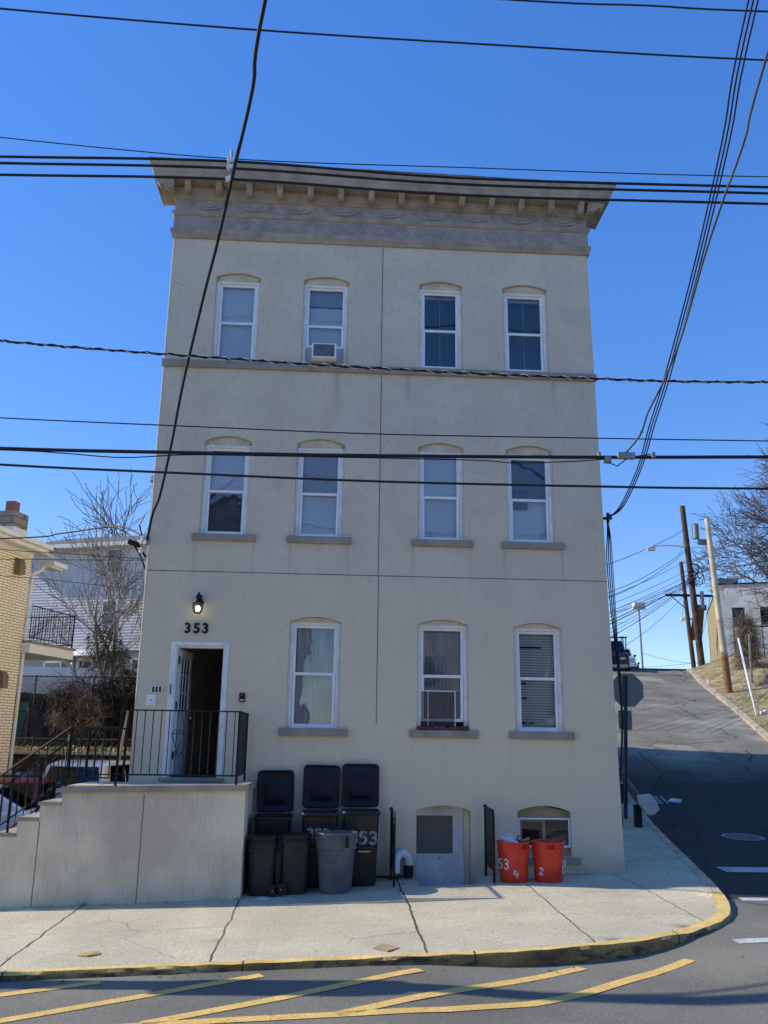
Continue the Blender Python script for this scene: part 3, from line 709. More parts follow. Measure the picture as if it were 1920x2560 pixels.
# relief: running scroll and garlands
sc=MB(); px=.275; x=LX+.12
while x<4.5:
    c=Vector((x+.09,11.415)); pts=[]
    for k in range(15):
        t=k/14; a=pi*.6-t*2*pi*1.35; r=.085*(1-.72*t); pts.append((c.x+r*cos(a),-.034,c.y+r*sin(a)))
    sc.tube(pts,[.013*(1-.4*k/14) for k in range(15)],5)
    sc.tube([(x-.12,-.034,11.50),(x-.04,-.038,11.49),(x+.02,-.036,11.43),(x+.08,-.034,11.35),(x+.16,-.034,11.325),(x+.2,-.034,11.35)],.011,5)
    x+=px
build('scroll_ornament',sc,FRORN,BLD,smooth=True)
for i in range(9):
    gl=MB()
    cx=LX+.62+i*.855
    for s_ in (-1,1):
        gl.tube([(cx+s_*.3,-.03,11.84),(cx+s_*.26,-.034,11.78),(cx+s_*.17,-.036,11.725),(cx,-.038,11.705)],[.01,.016,.02,.022],5)
        gl.tube([(cx+s_*.12,-.03,11.80),(cx+s_*.06,-.036,11.76),(cx,-.034,11.75)],.012,5)
        gl.tube([(cx+s_*.33,-.03,11.86),(cx+s_*.36,-.034,11.82),(cx+s_*.34,-.034,11.77),(cx+s_*.30,-.034,11.79)],.009,5)
    build('garland_ornament',gl,FRORN,BLD,smooth=True)

# windows
def sash_frame(x0,x1,z0,z1,y0,y1,w,mid=None,mw=.05):
    mb=MB().box(x0,x0+w,y0,y1,z0,z1).box(x1-w,x1,y0,y1,z0,z1).box(x0+w,x1-w,y0,y1,z0,z0+w).box(x0+w,x1-w,y0,y1,z1-w,z1)
    if mid: mb.box(x0+w,x1-w,y0-.008,y1,mid-mw/2,mid+mw/2)
    return mb
for (x0,x1,z0,zs,zc,key) in WIN:
    a,b=x0+.075,x1-.075; zt=zs-.10; zb=z0+.02
    if key[0]=='1': zt=zs-.045
    oa=arch(x0+.002,x1-.002,z0+.002,zs,zc-.003); 
    cas=plate(oa,[[(a,zb),(b,zb),(b,zt),(a,zt)]],.08,.07)
    cas.box(x0+.03,x0+.055,.058,.071,z0+.01,zs-.01).box(x1-.055,x1-.03,.058,.071,z0+.01,zs-.01)
    CAPM=HEADM
    W=build('window',cas,WOOD,BLD,bevel=.004,label={'31':'third floor window with the air conditioner under its raised sash','23':'second floor window with a dark upper blind over a pale lower one','12':'first floor window with its lower sash raised over loose bricks','13':'first floor window with broken open slat blinds'}.get(key))
    hp_=arch(x0+.004,x1-.004,zt+.045,zs,zc-.005); build('head_board',plate(hp_,[],.012,.058),HEADM,W)
    zm=(zt+zb)/2-.02+(.0 if key[0]!='1' else .04)
    up=sash_frame(a,b,zm-.02,zt,.105,.145,.045); build('upper_sash',up,VINYL,W,bevel=.004)
    lowz=zb; 
    if key=='31': lowz=zb+.33
    if key=='12': lowz=zb+.12
    lo=sash_frame(a+.004,b-.004,lowz,zm+.03+(lowz-zb)*(.0),.093,.128,.05); build('lower_sash',lo,VINYL,W,bevel=.004)
    build('pane',MB().quad((a+.03,.13,zm),(b-.03,.13,zm),(b-.03,.13,zt-.03),(a+.03,.13,zt-.03)),GLASS,W,fix=False)
    build('pane',MB().quad((a+.03,.115,lowz+.03),(b-.03,.115,lowz+.03),(b-.03,.115,zm),(a+.03,.115,zm)),GLASS,W,fix=False)
    yb=.2
    def cloth(name,mt,za,zb_,y=yb,amp=.0,fr=9,xa=a,xb=b):
        mb=MB(); N=28; 
        top=[(xa+(xb-xa)*i/N, y+amp*sin(i*fr/N*2*pi+int(key)%5), zb_) for i in range(N+1)]
        bot=[(p[0],p[1],za) for p in top]
        mb.add(bot+top,[(i,i+1,i+N+2,i+N+1) for i in range(N)]); return build(name,mb,mt,W,fix=False,smooth='all')
    if key in('30','31','20','21','22'):
        if key=='20':
            cloth('blind',BLIND,zm-.02,zt); cloth('lower_blind',BLINDK,zb,zm-.02,.24)
        elif key=='30': cloth('blind',BLIND,zb,zt)
        elif key=='31':
            cloth('blind',BLIND,zb+.1,zt-.37); cloth('upper_blind',BLINDG,zt-.34,zt)
        else: cloth('blind',BLIND if key=='22' else BLINDG,zm-.02,zt); cloth('lower_blind',BLIND,zb,zm-.02,.205)
    elif key in('32','33'):
        cloth('curtain',DCURT,zb,zt-.06,.3,.02,4); build('roller',MB().box(a,b,.18,.22,zt-.1,zt-.04),BLINDG,W)
        build('curtain_gap',MB().box((a+b)/2+.01,(a+b)/2+.02,.26,.27,zb,zt-.08),BLINDG,W)
    elif key=='23':
        cloth('upper_blind',BLINDK,zm+.0,zt); cloth('blind',BLIND,zb,zm-.0,.205)
        build('hanging_bag',MB().box(a+.03,a+.36,.15,.19,zm+.03,zm+.2).box(a+.03,a+.34,.14,.18,zm-.16,zm-.03,Matrix.Rotation(.0,4,'Y')),DCURT,W,bevel=.03)
    elif key=='11': cloth('curtain',SHEER,zb,zt,.22,.022,5)
    elif key=='12':
        cloth('curtain',CURT,zm-.25,zt-.06,.24,.03,5); cloth('lower_curtain',CURTD,zb,zm-.2,.3,.02,4,a+.06,b)
        build('screen_frame',MB().box(a+.01,b-.14,.082,.092,zm-.25,zm-.235).box(b-.155,b-.14,.082,.092,zb+.03,zm-.25).box(a+.12,a+.128,.082,.092,zb+.03,zm-.25),VINYL,W)
        build('screen_mesh',MB().quad((a+.01,.088,zb+.05),(b-.15,.088,zb+.05),(b-.15,.088,zm-.25),(a+.01,.088,zm-.25)),glass('screen_mesh_gauze',.05,.4,(.62,.63,.66)),W,fix=False)
    elif key=='13':
        cloth('blind',BLINDC,zb,zt)
        gp2=MB()
        for zz,xa,xb2 in ((zb+1.38,a+.04,a+.44),(zb+.76,a+.045,a+.17),(zb+.52,a+.045,a+.17),(zb+.11,a+.06,a+.30)): gp2.box(xa,xb2,.185,.195,zz,zz+.028)
        build('slat_gap',gp2,DARK,W); build('bent_slat',MB().add([(a+.16,.18,zb+.11),(a+.31,.18,zb+.19),(a+.31,.182,zb+.21),(a+.16,.182,zb+.13)],[(0,1,2,3)]),PAPER,W,fix=False)
    if key[0]!='3':
        sx0,sx1=x0-.115,x1+.15
        build('sill',MB().box(sx0,sx1,-.06,.09,z0-.125,z0-.004),TRIM,W,bevel=.012)
# front door
zt,zb=3.51,1.33
fr=MB().box(-2.738,-2.64,-.012,.2,1.3,3.508).box(-1.85,-1.772,-.012,.2,1.3,3.508).box(-2.64,-1.85,-.012,.2,3.44,3.508)
fr.box(-2.66,-2.62,.02,.2,1.33,3.44).box(-1.87,-1.85,.02,.2,1.33,3.44).box(-2.62,-1.87,.02,.2,3.41,3.44)
DF=build('door_frame',fr,WOOD,BLD,bevel=.006)
build('threshold',MB().box(-2.78,-1.74,-.07,.2,1.27,1.325),GREYP,DF,bevel=.006)
build('door_pull',MB().tube([(-2.69,-.02,2.64),(-2.69,-.055,2.66),(-2.69,-.055,2.78),(-2.69,-.02,2.8)],.009,6),BLACK,DF)
hx,hy=-2.6,.2; ang=radians(84); Mr=Matrix.Translation((hx,hy,0))@Matrix.Rotation(ang,4,'Z')
def dbox(mb,x0,x1,y0,y1,z0,z1): return mb.box(x0,x1,y0,y1,z0,z1,Mr)
dm=MB(); dw=.76; dz0,dz1=1.34,3.40
dbox(dm,0,.11,0,.042,dz0,dz1); dbox(dm,dw-.11,dw,0,.042,dz0,dz1); dbox(dm,.11,dw-.11,0,.042,3.26,dz1); dbox(dm,.11,dw-.11,0,.042,dz0,1.56); dbox(dm,.11,dw-.11,0,.042,2.24,2.40)
for k in range(1,3): 
    xx=.11+(dw-.22)*k/3; dbox(dm,xx-.012,xx+.012,.008,.034,2.4,3.26)
    zz=2.4+.86*k/3; dbox(dm,.11,dw-.11,.008,.034,zz-.012,zz+.012)
dbox(dm,.11,dw-.11,.014,.028,1.56,2.24); dbox(dm,.15,.35,.004,.036,1.6,2.2); dbox(dm,.41,.61,.004,.036,1.6,2.2)
DR=build('door',dm,DOORW,BLD,bevel=.004,label='white panelled front door with nine panes swung inward')
gp_=MB(); dbox(gp_,.11,dw-.11,.019,.022,2.4,3.26); build('pane',gp_,CARGC,DR)
kn=MB(); p=Mr@Vector((dw-.06,-.05,2.28)); kn.lathe((p.x,p.y,p.z-.03),[(.005,0),(.028,.01),(.03,.03),(.028,.05),(.005,.06)],10); p=Mr@Vector((dw-.06,-.03,2.4)); kn.lathe((p.x,p.y,p.z-.02),[(.02,0),(.025,.02),(.02,.04)],8); build('knob',kn,CHROME,DR,smooth=True)
hg=MB(); 
for z in (1.6,2.4,3.15): hg.box(-2.625,-2.6,.10,.2,z,z+.12)
build('hinge',hg,POLEB,DR)
# hallway
H=MB(); x0,x1,y0,y1=-2.95,-1.5,.305,5.
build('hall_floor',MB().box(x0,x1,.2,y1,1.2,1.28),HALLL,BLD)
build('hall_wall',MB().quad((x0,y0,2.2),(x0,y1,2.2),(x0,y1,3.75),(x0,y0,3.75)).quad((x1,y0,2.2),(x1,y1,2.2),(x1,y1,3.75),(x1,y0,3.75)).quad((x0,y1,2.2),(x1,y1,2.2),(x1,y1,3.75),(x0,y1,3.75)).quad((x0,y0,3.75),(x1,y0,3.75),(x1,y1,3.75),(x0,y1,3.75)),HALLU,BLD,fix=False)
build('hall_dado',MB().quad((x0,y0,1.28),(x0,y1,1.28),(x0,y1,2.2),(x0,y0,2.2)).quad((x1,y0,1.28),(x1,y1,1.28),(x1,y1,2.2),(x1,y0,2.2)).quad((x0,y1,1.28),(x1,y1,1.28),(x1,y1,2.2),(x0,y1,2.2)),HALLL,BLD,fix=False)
# basement door and window
bd=MB().box(1.392,1.42,.27,.33,-1,.86).box(2.02,2.2,.27,.33,.14,.83).box(1.42,2.02,.27,.33,.76,.87).box(1.42,2.2,.26,.33,-1,.17).box(2.195,2.2,.27,.33,-1,.86)
bd.box(1.39,2.278,.28,.34,.83,.93)
build('basement_jamb',MB().box(2.2,2.278,.16,.34,-1,.86),STOOPM,BLD,bevel=.004)
B1=build('basement_door',bd,BDOOR,BLD,bevel=.004,label='grey basement door with a mesh screen in its upper half')
build('screen',MB().quad((1.42,.29,.16),(2.02,.29,.16),(2.02,.29,.77),(1.42,.29,.77)),SCREEN,B1,fix=False)
build('knob',MB().lathe((1.80,.245,.09),[(.002,0),(.012,.005),(.012,.02),(.002,.025)],8),BLACK,B1)
bw=sash_frame(3.07,3.93,.30,.76,.06,.1,.03)
build('head_board',MB().prism([(3.052,.17),(3.928,.17),(3.928,.29),(3.052,.29)],.10,.18).prism([(3.052,.76),(3.928,.76),(3.928,.86),(3.49,.948),(3.052,.86)],.12,.2),HALLB,BLD)
B2=build('basement_window',bw,VINYL,BLD,bevel=.003,label='low sliding basement window behind the red cans')
build('slider',MB().box(3.10,3.14,.11,.14,.3,.73).box(3.48,3.53,.11,.14,.3,.73).box(3.14,3.48,.11,.14,.69,.73).box(3.14,3.48,.11,.14,.3,.33),TRIM,B2)
build('pane',MB().quad((3.1,.12,.32),(3.9,.12,.32),(3.9,.12,.74),(3.1,.12,.74)),GLASS,B2,fix=False)
build('backing',MB().quad((3.1,.2,.3),(3.48,.2,.3),(3.48,.2,.74),(3.1,.2,.74)),DARK,B2,fix=False)
build('blind',MB().quad((3.5,.19,.3),(3.9,.19,.3),(3.9,.19,.74),(3.5,.19,.74)),DARK,B2,fix=False)
build('sill',MB().box(3.0,4.07,-.06,.1,.06,.165),TRIM,B2,bevel=.01)
# house number
for i,ch in enumerate('353'):
    t=text_mesh(ch,.235,.006,.02); xs=[v[0] for v in t.v]; t.v=[(v[0]-min(xs)-2.535+i*.148,v[1]-.012,v[2]+3.655) for v in t.v]
    build('house_number',t,BLACK,BLD,label=['first digit 3','middle digit 5','last digit 3'][i])
# fixtures on the wall
L=empty('wall_lantern',(-2.32,0,4.15),'small black carriage lantern, lit, above the number 353','wall lamp')
build('bracket',MB().box(-2.36,-2.28,-.03,0,4.1,4.3).tube([(-2.32,-.02,4.28),(-2.32,-.08,4.33),(-2.32,-.13,4.31)],.012,6),BLACK,L,bevel=.004)
build('cap',MB().lathe((-2.32,-.13,4.13),[(.10,0),(.105,.01),(.09,.03),(.075,.07),(.05,.10),(.035,.12),(.045,.13),(.03,.15),(.012,.155),(.016,.18),(.008,.2)],14),BLACK,L,smooth=True)
lb=MB()
for k in range(8):
    t=2*pi*k/8; lb.tube([(-2.32+r*cos(t),-.13+r*sin(t),z) for r,z in ((.088,4.13),(.092,4.08),(.078,4.02),(.055,3.975))],.005,5)
lb.lathe((-2.32,-.13,3.965),[(.055,0),(.06,.01),(.055,.015)],12); build('cage',lb,BLACK,L)
build('lantern_glass',MB().lathe((-2.32,-.13,3.97),[(.05,0),(.072,.05),(.086,.11),(.083,.16)],14),LAMPGL,L,smooth=True)
build('bulb',MB().lathe((-2.32,-.13,4.0),[(.005,0),(.034,.02),(.042,.05),(.032,.08),(.012,.1)],10),BULB,L,smooth=True)
C=empty('card_reader',(-2.92,0,2.7),'row of three white doorbell cases on the wall left of the door','doorbell panel')
build('case',MB().box(-3.0,-2.83,-.035,0,2.65,2.77),VINYL,C,bevel=.006)
for i in range(3): build('button_window',MB().box(-2.99+i*.055,-2.955+i*.055,-.04,-.03,2.665,2.755),DARK,C)
C=empty('utility_box',(-3.0,0,2.54),'pale square intercom plate with a dark centre dot, below the doorbells','intercom')
build('plate',MB().box(-3.07,-2.92,-.02,0,2.455,2.625),TRIM if False else WSTUC,C,bevel=.004); build('cover',MB().box(-3.04,-2.95,-.03,-.018,2.485,2.6),VINYL,C,bevel=.003); build('button',MB().lathe((-2.995,-.034,2.53),[(.002,0),(.01,.002),(.01,.016),(.002,.018)],8),BLACK,C)
C=empty('alarm_box',(-1.51,0,2.6),'small black and red call box on the wall right of the door','call box')
build('case',MB().box(-1.56,-1.465,-.04,0,2.53,2.68),BLACK,C,bevel=.012); build('red_panel',MB().box(-1.545,-1.48,-.045,-.038,2.63,2.66),TAIL,C); build('label_strip',MB().box(-1.54,-1.485,-.045,-.038,2.55,2.575),PAPER,C)
C=empty('air_conditioner',(-.36,-.1,8.8),'small white window air conditioner with grey grille, third floor','air conditioner')
build('case',MB().box(-.575,-.125,-.20,.14,8.66,8.95),VINYL,C,bevel=.02)
gr=MB()
for i in range(14): gr.box(-.54,-.17,-.209,-.198,8.70+i*.0155,8.708+i*.0155)
build('grille',MB().box(-.545,-.165,-.204,-.19,8.69,8.92),BLACK,C); build('grille_slats',gr,GREYP,C)
build('side_panel',MB().box(-.70,-.577,.10,.115,8.655,8.97),BLINDG,C); build('side_panel',MB().box(-.123,.005,.10,.115,8.655,8.97),BLINDG,C)
for i,(bx,ln) in enumerate(((1.40,.25),(1.66,.24),(1.92,.24),(2.12,.16))):
    build('loose_brick',MB().box(bx,bx+ln-.02,-.04,.05,2.13,2.19+.01*(i%2)),REDBR,loc=(bx,0,2.13),bevel=.006,group='loose bricks on the sill',cat='brick',
      label=['leftmost dark red brick on the window sill','second dark red brick from the left on the window sill','third dark red brick from the left on the window sill','short rightmost red brick on the window sill'][i])
# bracket and fittings at the right and left corners
C=empty('service_bracket',(4.85,.15,5.9),'wire anchor bracket on the right corner of the beige building','wire bracket')
build('arm',MB().box(4.72,4.86,.1,.16,5.86,5.9).tube([(4.84,.12,5.8),(4.84,.12,5.98)],.03,8),BLACK,C); build('insulator',MB().lathe((4.86,.06,5.84),[(.02,0),(.045,.02),(.03,.05),(.045,.08),(.02,.1)],8),CABLEG,C)
C=empty('service_mast',(-3.35,.1,5.4),'grey service mast and wire fittings on the left corner of the beige building','service mast')
build('pipe',MB().tube([(-3.3,.25,4.6),(-3.3,.25,6.35)],.03,8),GREYP,C); build('weatherhead',MB().lathe((-3.32,.25,6.33),[(.03,0),(.06,.03),(.06,.10),(.02,.14)],8),GREYP,C)
build('insulator',MB().lathe((-3.36,.0,5.2),[(.02,0),(.04,.02),(.03,.05),(.04,.08),(.02,.1)],8).lathe((-3.38,.02,5.0),[(.02,0),(.04,.02),(.03,.05),(.04,.08),(.02,.1)],8),PVC,C)
build('splice',MB().tube([(-3.62,.1,5.22),(-3.45,.1,5.16)],.05,6).tube([(-3.45,.1,5.16),(-3.3,.1,4.95)],.02,5).tube([(-3.55,.1,5.2),(-3.4,.1,4.98),(-3.3,.1,4.75)],.014,5).tube([(-3.38,.1,5.7),(-3.45,.05,5.5),(-3.36,.05,5.25),(-3.42,.05,5.05)],.014,5),BLACK,C)
build('anchor_plate',MB().box(-3.3,-3.24,-.02,.05,5.15,5.3),GREYP,C)

# ------------------------------------------------------------------ stoop and railings
ST=empty('entrance_stoop',(-2.5,-.7,0),'raised beige stucco stoop with stepped coping left of the bins','stoop')
F=-1.40
sl=[(-3.88,-1.25,1.17)]+[(-3.88-.295*(i+1)-0,-3.88-.295*i,1.02-.215*i) for i in range(7)]
body=MB().box(-3.88,-1.25,F,.0,-.8,1.20)
for i in range(1,8): body.box(sl[i][0],sl[i][1],F,0,-.9,sl[i][2]-.045)
build('stoop_wall',body,STOOPM,ST)
cp=MB()
# front coping with a slightly uneven edge
N=30; xs=[-3.90+i*(2.70/N) for i in range(N+1)]
rings=[]
for i,x in enumerate(xs):
    z=1.235+.055*(x+3.9)/2.7; j=.008*noise.noise(Vector((x*2.3,0,5)))
    rings.append([(x,F-.055+j,z-.085),(x,F-.06+j,z-.01),(x,F-.045,z),(x,F+.26,z+.004),(x,F+.26,z-.085)])
cp.loft(rings)
cp.box(-1.5,-1.19,F+.2,.0,1.20,1.285)
build('coping',cp,TRIM,ST,bevel=.006)
tr=MB()
for i in range(1,8): tr.box(sl[i][0]-.03,sl[i][1]-.003,F-.03,-.02,sl[i][2]-.046,sl[i][2])
build('step_tread',tr,TRIM,ST,bevel=.008)
build('landing',MB().box(-3.86,-1.42,F+.2,-.003,1.19,1.245),CONC,ST)
build('expansion_joint',MB().box(-2.715,-2.705,F-.004,F+.01,-.35,1.14).box(-4.165,-4.155,F-.004,F+.01,-.5,.75),JOINT,ST)
R=empty('stoop_railing',(-2.3,-1.3,1.2),'black iron railing along the front and right side of the landing','railing')
yr=-1.34
def rod(mb,a,b,r=.008,n=6): return mb.tube([a,b],r,n)
tp=MB(); zr=2.34
tp.box(-3.16,-1.40,yr-.022,yr+.022,zr-.014,zr+.006)
tp.box(-1.422,-1.378,yr,-.06,zr-.014,zr+.006); build('top_rail',tp,BLACK,R)
bt=MB().box(-3.15,-1.40,yr-.013,yr+.013,1.40,1.422).box(-1.413,-1.387,yr,-.06,1.40,1.422); build('bottom_rail',bt,BLACK,R)
for (x,y,z0,z1) in ((-1.40,yr,1.25,zr),(-1.40,-.08,1.25,zr),(-3.15,yr,1.25,zr),):
    build('post',MB().box(x-.016,x+.016,y-.016,y+.016,z0,z1),BLACK,R)
bl=MB(); x=-3.04
while x<-1.45: rod(bl,(x,yr,1.41),(x,yr,zr-.01)); x+=.121
y=yr+.12
while y<-.12: rod(bl,(-1.40,y,1.41),(-1.40,y,zr-.01)); y+=.121
build('baluster',bl,BLACK,R,label='row of thin square bars')
sc=MB()
def heart(mb,f,s=1.):
    for sg in (-1,1):
        P=[]
        for k in range(22):
            t=k/21; 
            if t<.45:
                a=-pi*.2+ (t/.45)*pi*1.4; r=.04*(.6+.4*t/.45); P.append((sg*(.055+r*cos(a)*1.0),.20+r*sin(a)))
            else:
                u=(t-.45)/.55; P.append((sg*(.10*(1-u)**1.2+.0),.20-.30*u))
        P+= [(sg*.03,-.13),(sg*.06,-.12),(sg*.06,-.09),(sg*.04,-.08)]
        mb.tube([f(a*s,b*s) for a,b in P],.006,5)
heart(sc,lambda a,b:(-2.30+a,yr,1.82+b)); heart(sc,lambda a,b:(-1.40,-.62+a,1.85+b)); build('scroll_ornament',sc,BLACK,R)
def stair_rail(name,label,y,x0,flat_to,xe):
    R=empty(name,(x0,y,.8),label,'railing')
    sl_=.74
    top=MB().tube([(x0,y,2.075),(flat_to,y,2.075),(xe,y,2.075-sl_*(flat_to-xe))],.016,6)
    if y<-1: top.tube([(x0,y,2.075),(x0,y,2.34)],.014,6)
    build('top_rail',top,BLACK,R)
    def zt(x): return 2.075 if x>flat_to else 2.075-sl_*(flat_to-x)
    zb=lambda x: 1.36 if x>flat_to else 1.36-sl_*(flat_to-x)-.06
    build('bottom_rail',MB().tube([(x0,y,1.36),(flat_to,y,1.36),(xe,y,zb(xe))],.011,6),BLACK,R)
    b=MB(); x=x0-.11
    while x>xe: rod(b,(x,y,zb(x)),(x,y,zt(x))); x-=.115
    build('baluster',b,BLACK,R)
    for x,z in ((x0,1.2),(flat_to,1.15),(-4.62,.5)): build('post',MB().box(x-.015,x+.015,y-.015,y+.015,z,zt(x)),BLACK,R)
    return R
stair_rail('stair_railing','black iron handrail down the street side of the stoop steps',yr,-3.15,-3.86,-6.2)
r2_=stair_rail('stair_railing','black iron handrail down the far side of the stoop steps',-.12,-3.33,-3.92,-6.2)
s2=MB(); heart(s2,lambda a,b:(-3.85+a,-.12,1.72+b)); build('scroll_ornament',s2,BLACK,r2_)
# short rails either side of the basement stairwell
def well_rail(x,y0,y1,zg,label):
    R=empty('stairwell_railing',(x,(y0+y1)/2,zg),label,'railing')
    build('top_rail',MB().tube([(x,y0-.03,zg+.90),(x,y0,zg+.98),(x,y0+.05,zg+1.04),(x,y1,zg+1.04)],.02,6).lathe((x,y1,zg+1.02),[(.0,0),(.03,.02),(.03,.05),(.0,.07)],8),BLACK,R)
    build('bottom_rail',MB().tube([(x,y0,zg+.18),(x,y1,zg+.18)],.012,6),BLACK,R)
    b=MB(); y=y0+.11
    while y<y1-.05: rod(b,(x,y,zg+.18),(x,y,zg+1.02),.009); y+=.11
    build('baluster',b,BLACK,R)
    build('post',MB().box(x-.018,x+.018,y0-.018,y0+.018,zg-.05,zg+.97),BLACK,R); build('post',MB().box(x-.018,x+.018,y1-.018,y1+.018,zg-.05,zg+1.03),BLACK,R)
    build('scroll',MB().tube([(x,y0+.02,zg+.55),(x,y0-.03,zg+.62),(x,y0-.04,zg+.75),(x,y0,zg+.84),(x,y0+.04,zg+.8)],.012,6),BLACK,R)
well_rail(.98,-.86,-.12,-.17,'black iron railing left of the basement door, beside the white pipe')
well_rail(2.50,-.86,-.12,-.11,'black iron railing between the basement door and the red cans')

# ------------------------------------------------------------------ bins
def rrect(cx,cy,w,d,r,z,n=4):
    P=[]
    for sx,sy,a0 in ((1,1,0),(-1,1,pi/2),(-1,-1,pi),(1,-1,3*pi/2)):
        for k in range(n+1):
            a=a0+k*pi/2/n; P.append((cx+sx*(w/2-r)+r*cos(a),cy+sy*(d/2-r)+r*sin(a),z))
    return P
def cart(x,y,zg,h,w,d,mb_m,lid_m,label,lid_h=.66,lid_tilt=0.,group='big wheeled bins against the wall'):
    B=empty('wheeled_bin',(x,y,zg),label,'wheeled bin',group)
    b=MB(); b.loft([rrect(x,y+.03,w*.80,d*.72,.05,zg+.02),rrect(x,y+.02,w*.86,d*.80,.06,zg+h*.45),rrect(x,y,w*.92,d*.92,.07,zg+h*.9),rrect(x,y,w*.93,d*.94,.07,zg+h*.985)],cap=False)
    b.add(rrect(x,y+.03,w*.80,d*.72,.05,zg+.02),[tuple(range(20))])
    b.loft([rrect(x,y+.02,w*.84,d*.84,.06,zg+h*.98),rrect(x,y+.03,w*.72,d*.66,.05,zg+.06)],cap=False)
    b.box(x-w*.28,x+w*.28,y-d*.455,y-d*.40,zg+h*.52,zg+h*.545)
    build('body',b,mb_m,B,smooth=True)
    rm=MB()
    for (o,z0,z1) in ((1.,.955,1.0),):
        rm.loft([rrect(x,y,w*.96,d*.97,.07,zg+h*z0),rrect(x,y,w*o,d,.08,zg+h*(z0+.01)),rrect(x,y,w*o,d,.08,zg+h*.992),rrect(x,y,w*.985,d*.985,.075,zg+h),rrect(x,y,w*.86,d*.87,.06,zg+h),rrect(x,y,w*.85,d*.86,.06,zg+h*.96)],cap=False)
    build('rim',rm,mb_m,B,smooth=True)
    L=MB(); zl=zg+h+.0; yb=y+d/2+.045
    Ml=Matrix.Translation((x,yb,zl))@Matrix.Rotation(lid_tilt,4,'Y')
    def ring(ww,y_,dz=0,r=.07):
        P=rrect(0,0,ww,lid_h-dz*2,r,0,5); return [tuple(Ml@Vector((p[0],y_,p[1]+lid_h/2+.02))) for p in P]
    L.loft([ring(w*1.0,0,0),ring(w*1.02,-.02,0),ring(w*1.02,-.045,0),ring(w*.96,-.05,.02),ring(w*.90,-.03,.05),ring(w*.62,-.028,.13,.05),ring(w*.58,-.04,.15,.05)])
    for zz,ww in ((.60,.36),(.54,.30),(.36,.5)): L.tube([tuple(Ml@Vector((-w*ww/1.1,-.035,lid_h*zz+.08))),tuple(Ml@Vector((w*ww/1.1,-.035,lid_h*zz+.08)))],.007,5)
    build('lid',L,lid_m,B,smooth=True)
    build('handle',MB().tube([(x-w*.42,y+d/2+.03,zg+h*.97),(x+w*.42,y+d/2+.03,zg+h*.97)],.016,8),mb_m,B,smooth=True)
    for sx in (-1,1):
        wh=MB(); cx=x+sx*w*.40
        wh.add([(cx+dx,y+d*.33+.13*cos(t*2*pi/20),zg+.13+.13*sin(t*2*pi/20)) for dx in (-.025,.025) for t in range(20)],[tuple(range(20)),tuple(range(20,40))]+[(t,(t+1)%20,(t+1)%20+20,t+20) for t in range(20)])
        build('wheel',wh,RUB,B)
    return B
def gz(x,y): return walk_z(x,y)+.003
c1=cart(-.88,-.50,gz(-.88,-.5),1.05,.58,.74,BINB,LIDN,'leftmost big wheeled bin by the stoop, its navy lid open against the wall',.64,-.02)
c2=cart(-.16,-.48,gz(-.16,-.5),1.08,.58,.74,BING,LIDN,'middle big wheeled bin, navy lid open, behind the grey can',.67,.01)
c3=cart(.475,-.48,gz(.47,-.5),1.08,.59,.74,BING,LIDN,'rightmost big wheeled bin, sprayed 353, navy lid open',.67,0)
def front_surf(y0,zg,h,d): return lambda x,z: y0-(.36+(.46-.36)*min(1,max(0,(z-zg)/(h*.9))))*d
dd=MB(); zg=gz(.47,-.5); daub(dd,'353',.315,zg+.62,.165,.145,lambda x,z:-.48-.74*(.40+.06*((z-zg)/(1.08*.9)-.5)/.5)-.004,.019); build('number_paint',dd,PAINTD,c3,fix=False)
dd=MB(); zg=gz(-.16,-.5); daub(dd,'353',-.34,zg+.72,.13,.12,lambda x,z:-.48-.74*(.40+.06*((z-zg)/(1.08*.9)-.5)/.5)-.004,.016); build('number_paint',dd,PAINTD,c2,fix=False)
build('label_strip',MB().box(.44,.62,-.82,-.80,gz(.5,-.5)+.5,gz(.5,-.5)+.515),PVC,c3)
def slim(x,y,label,wx):
    zg=gz(x,y); h=.82; w=.42; d=.48
    B=empty('slim_bin',(x,y,zg),label,'bin','slim charcoal bins in the front row')
    b=MB(); b.loft([rrect(x,y,w*.84,d*.82,.10,zg+.01),rrect(x,y,w*.92,d*.92,.11,zg+h*.5),rrect(x,y,w,d,.12,zg+h*.86)]); build('body',b,BRNB,B,smooth=True)
    b=MB(); b.loft([rrect(x,y,w*1.04,d*1.04,.12,zg+h*.86),rrect(x,y,w*1.06,d*1.06,.12,zg+h*.89),rrect(x,y,w*1.04,d*1.04,.12,zg+h*.93),rrect(x,y,w*1.08,d*1.07,.12,zg+h*.945),rrect(x,y,w*1.08,d*1.07,.12,zg+h*.985),rrect(x,y,w*.9,d*.9,.10,zg+h*1.0)]); build('lid',b,BINB,B,smooth=True)
    b=MB().box(x-.17 if wx>0 else x-.05,x+.05 if wx>0 else x+.17,y-d*.52,y-d*.49,zg+h*.74,zg+h*.78); build('ridge',b,BRNB,B,bevel=.01)
    wh=MB(); cx=x+wx*(w/2-.03); cy=y-d*.30
    wh.add([(cx+.085*cos(t*2*pi/20),cy-.16+dy,zg+.085+.085*sin(t*2*pi/20)) for dy in (-.02,.02) for t in range(20)],[tuple(range(20)),tuple(range(20,40))]+[(t,(t+1)%20,(t+1)%20+20,t+20) for t in range(20)])
    build('wheel',wh,RUB,B); build('hub',MB().lathe((cx,cy-.19,zg+.075),[(.0,0),(.012,.005),(.012,.02),(.0,.022)],8),CHROME,B)
    return B
slim(-.98,-1.02,'left slim charcoal bin in the front row, next to the stoop wall',1)
slim(-.50,-1.02,'right slim charcoal bin in the front row, beside the grey can',-1)
bg_=MB()
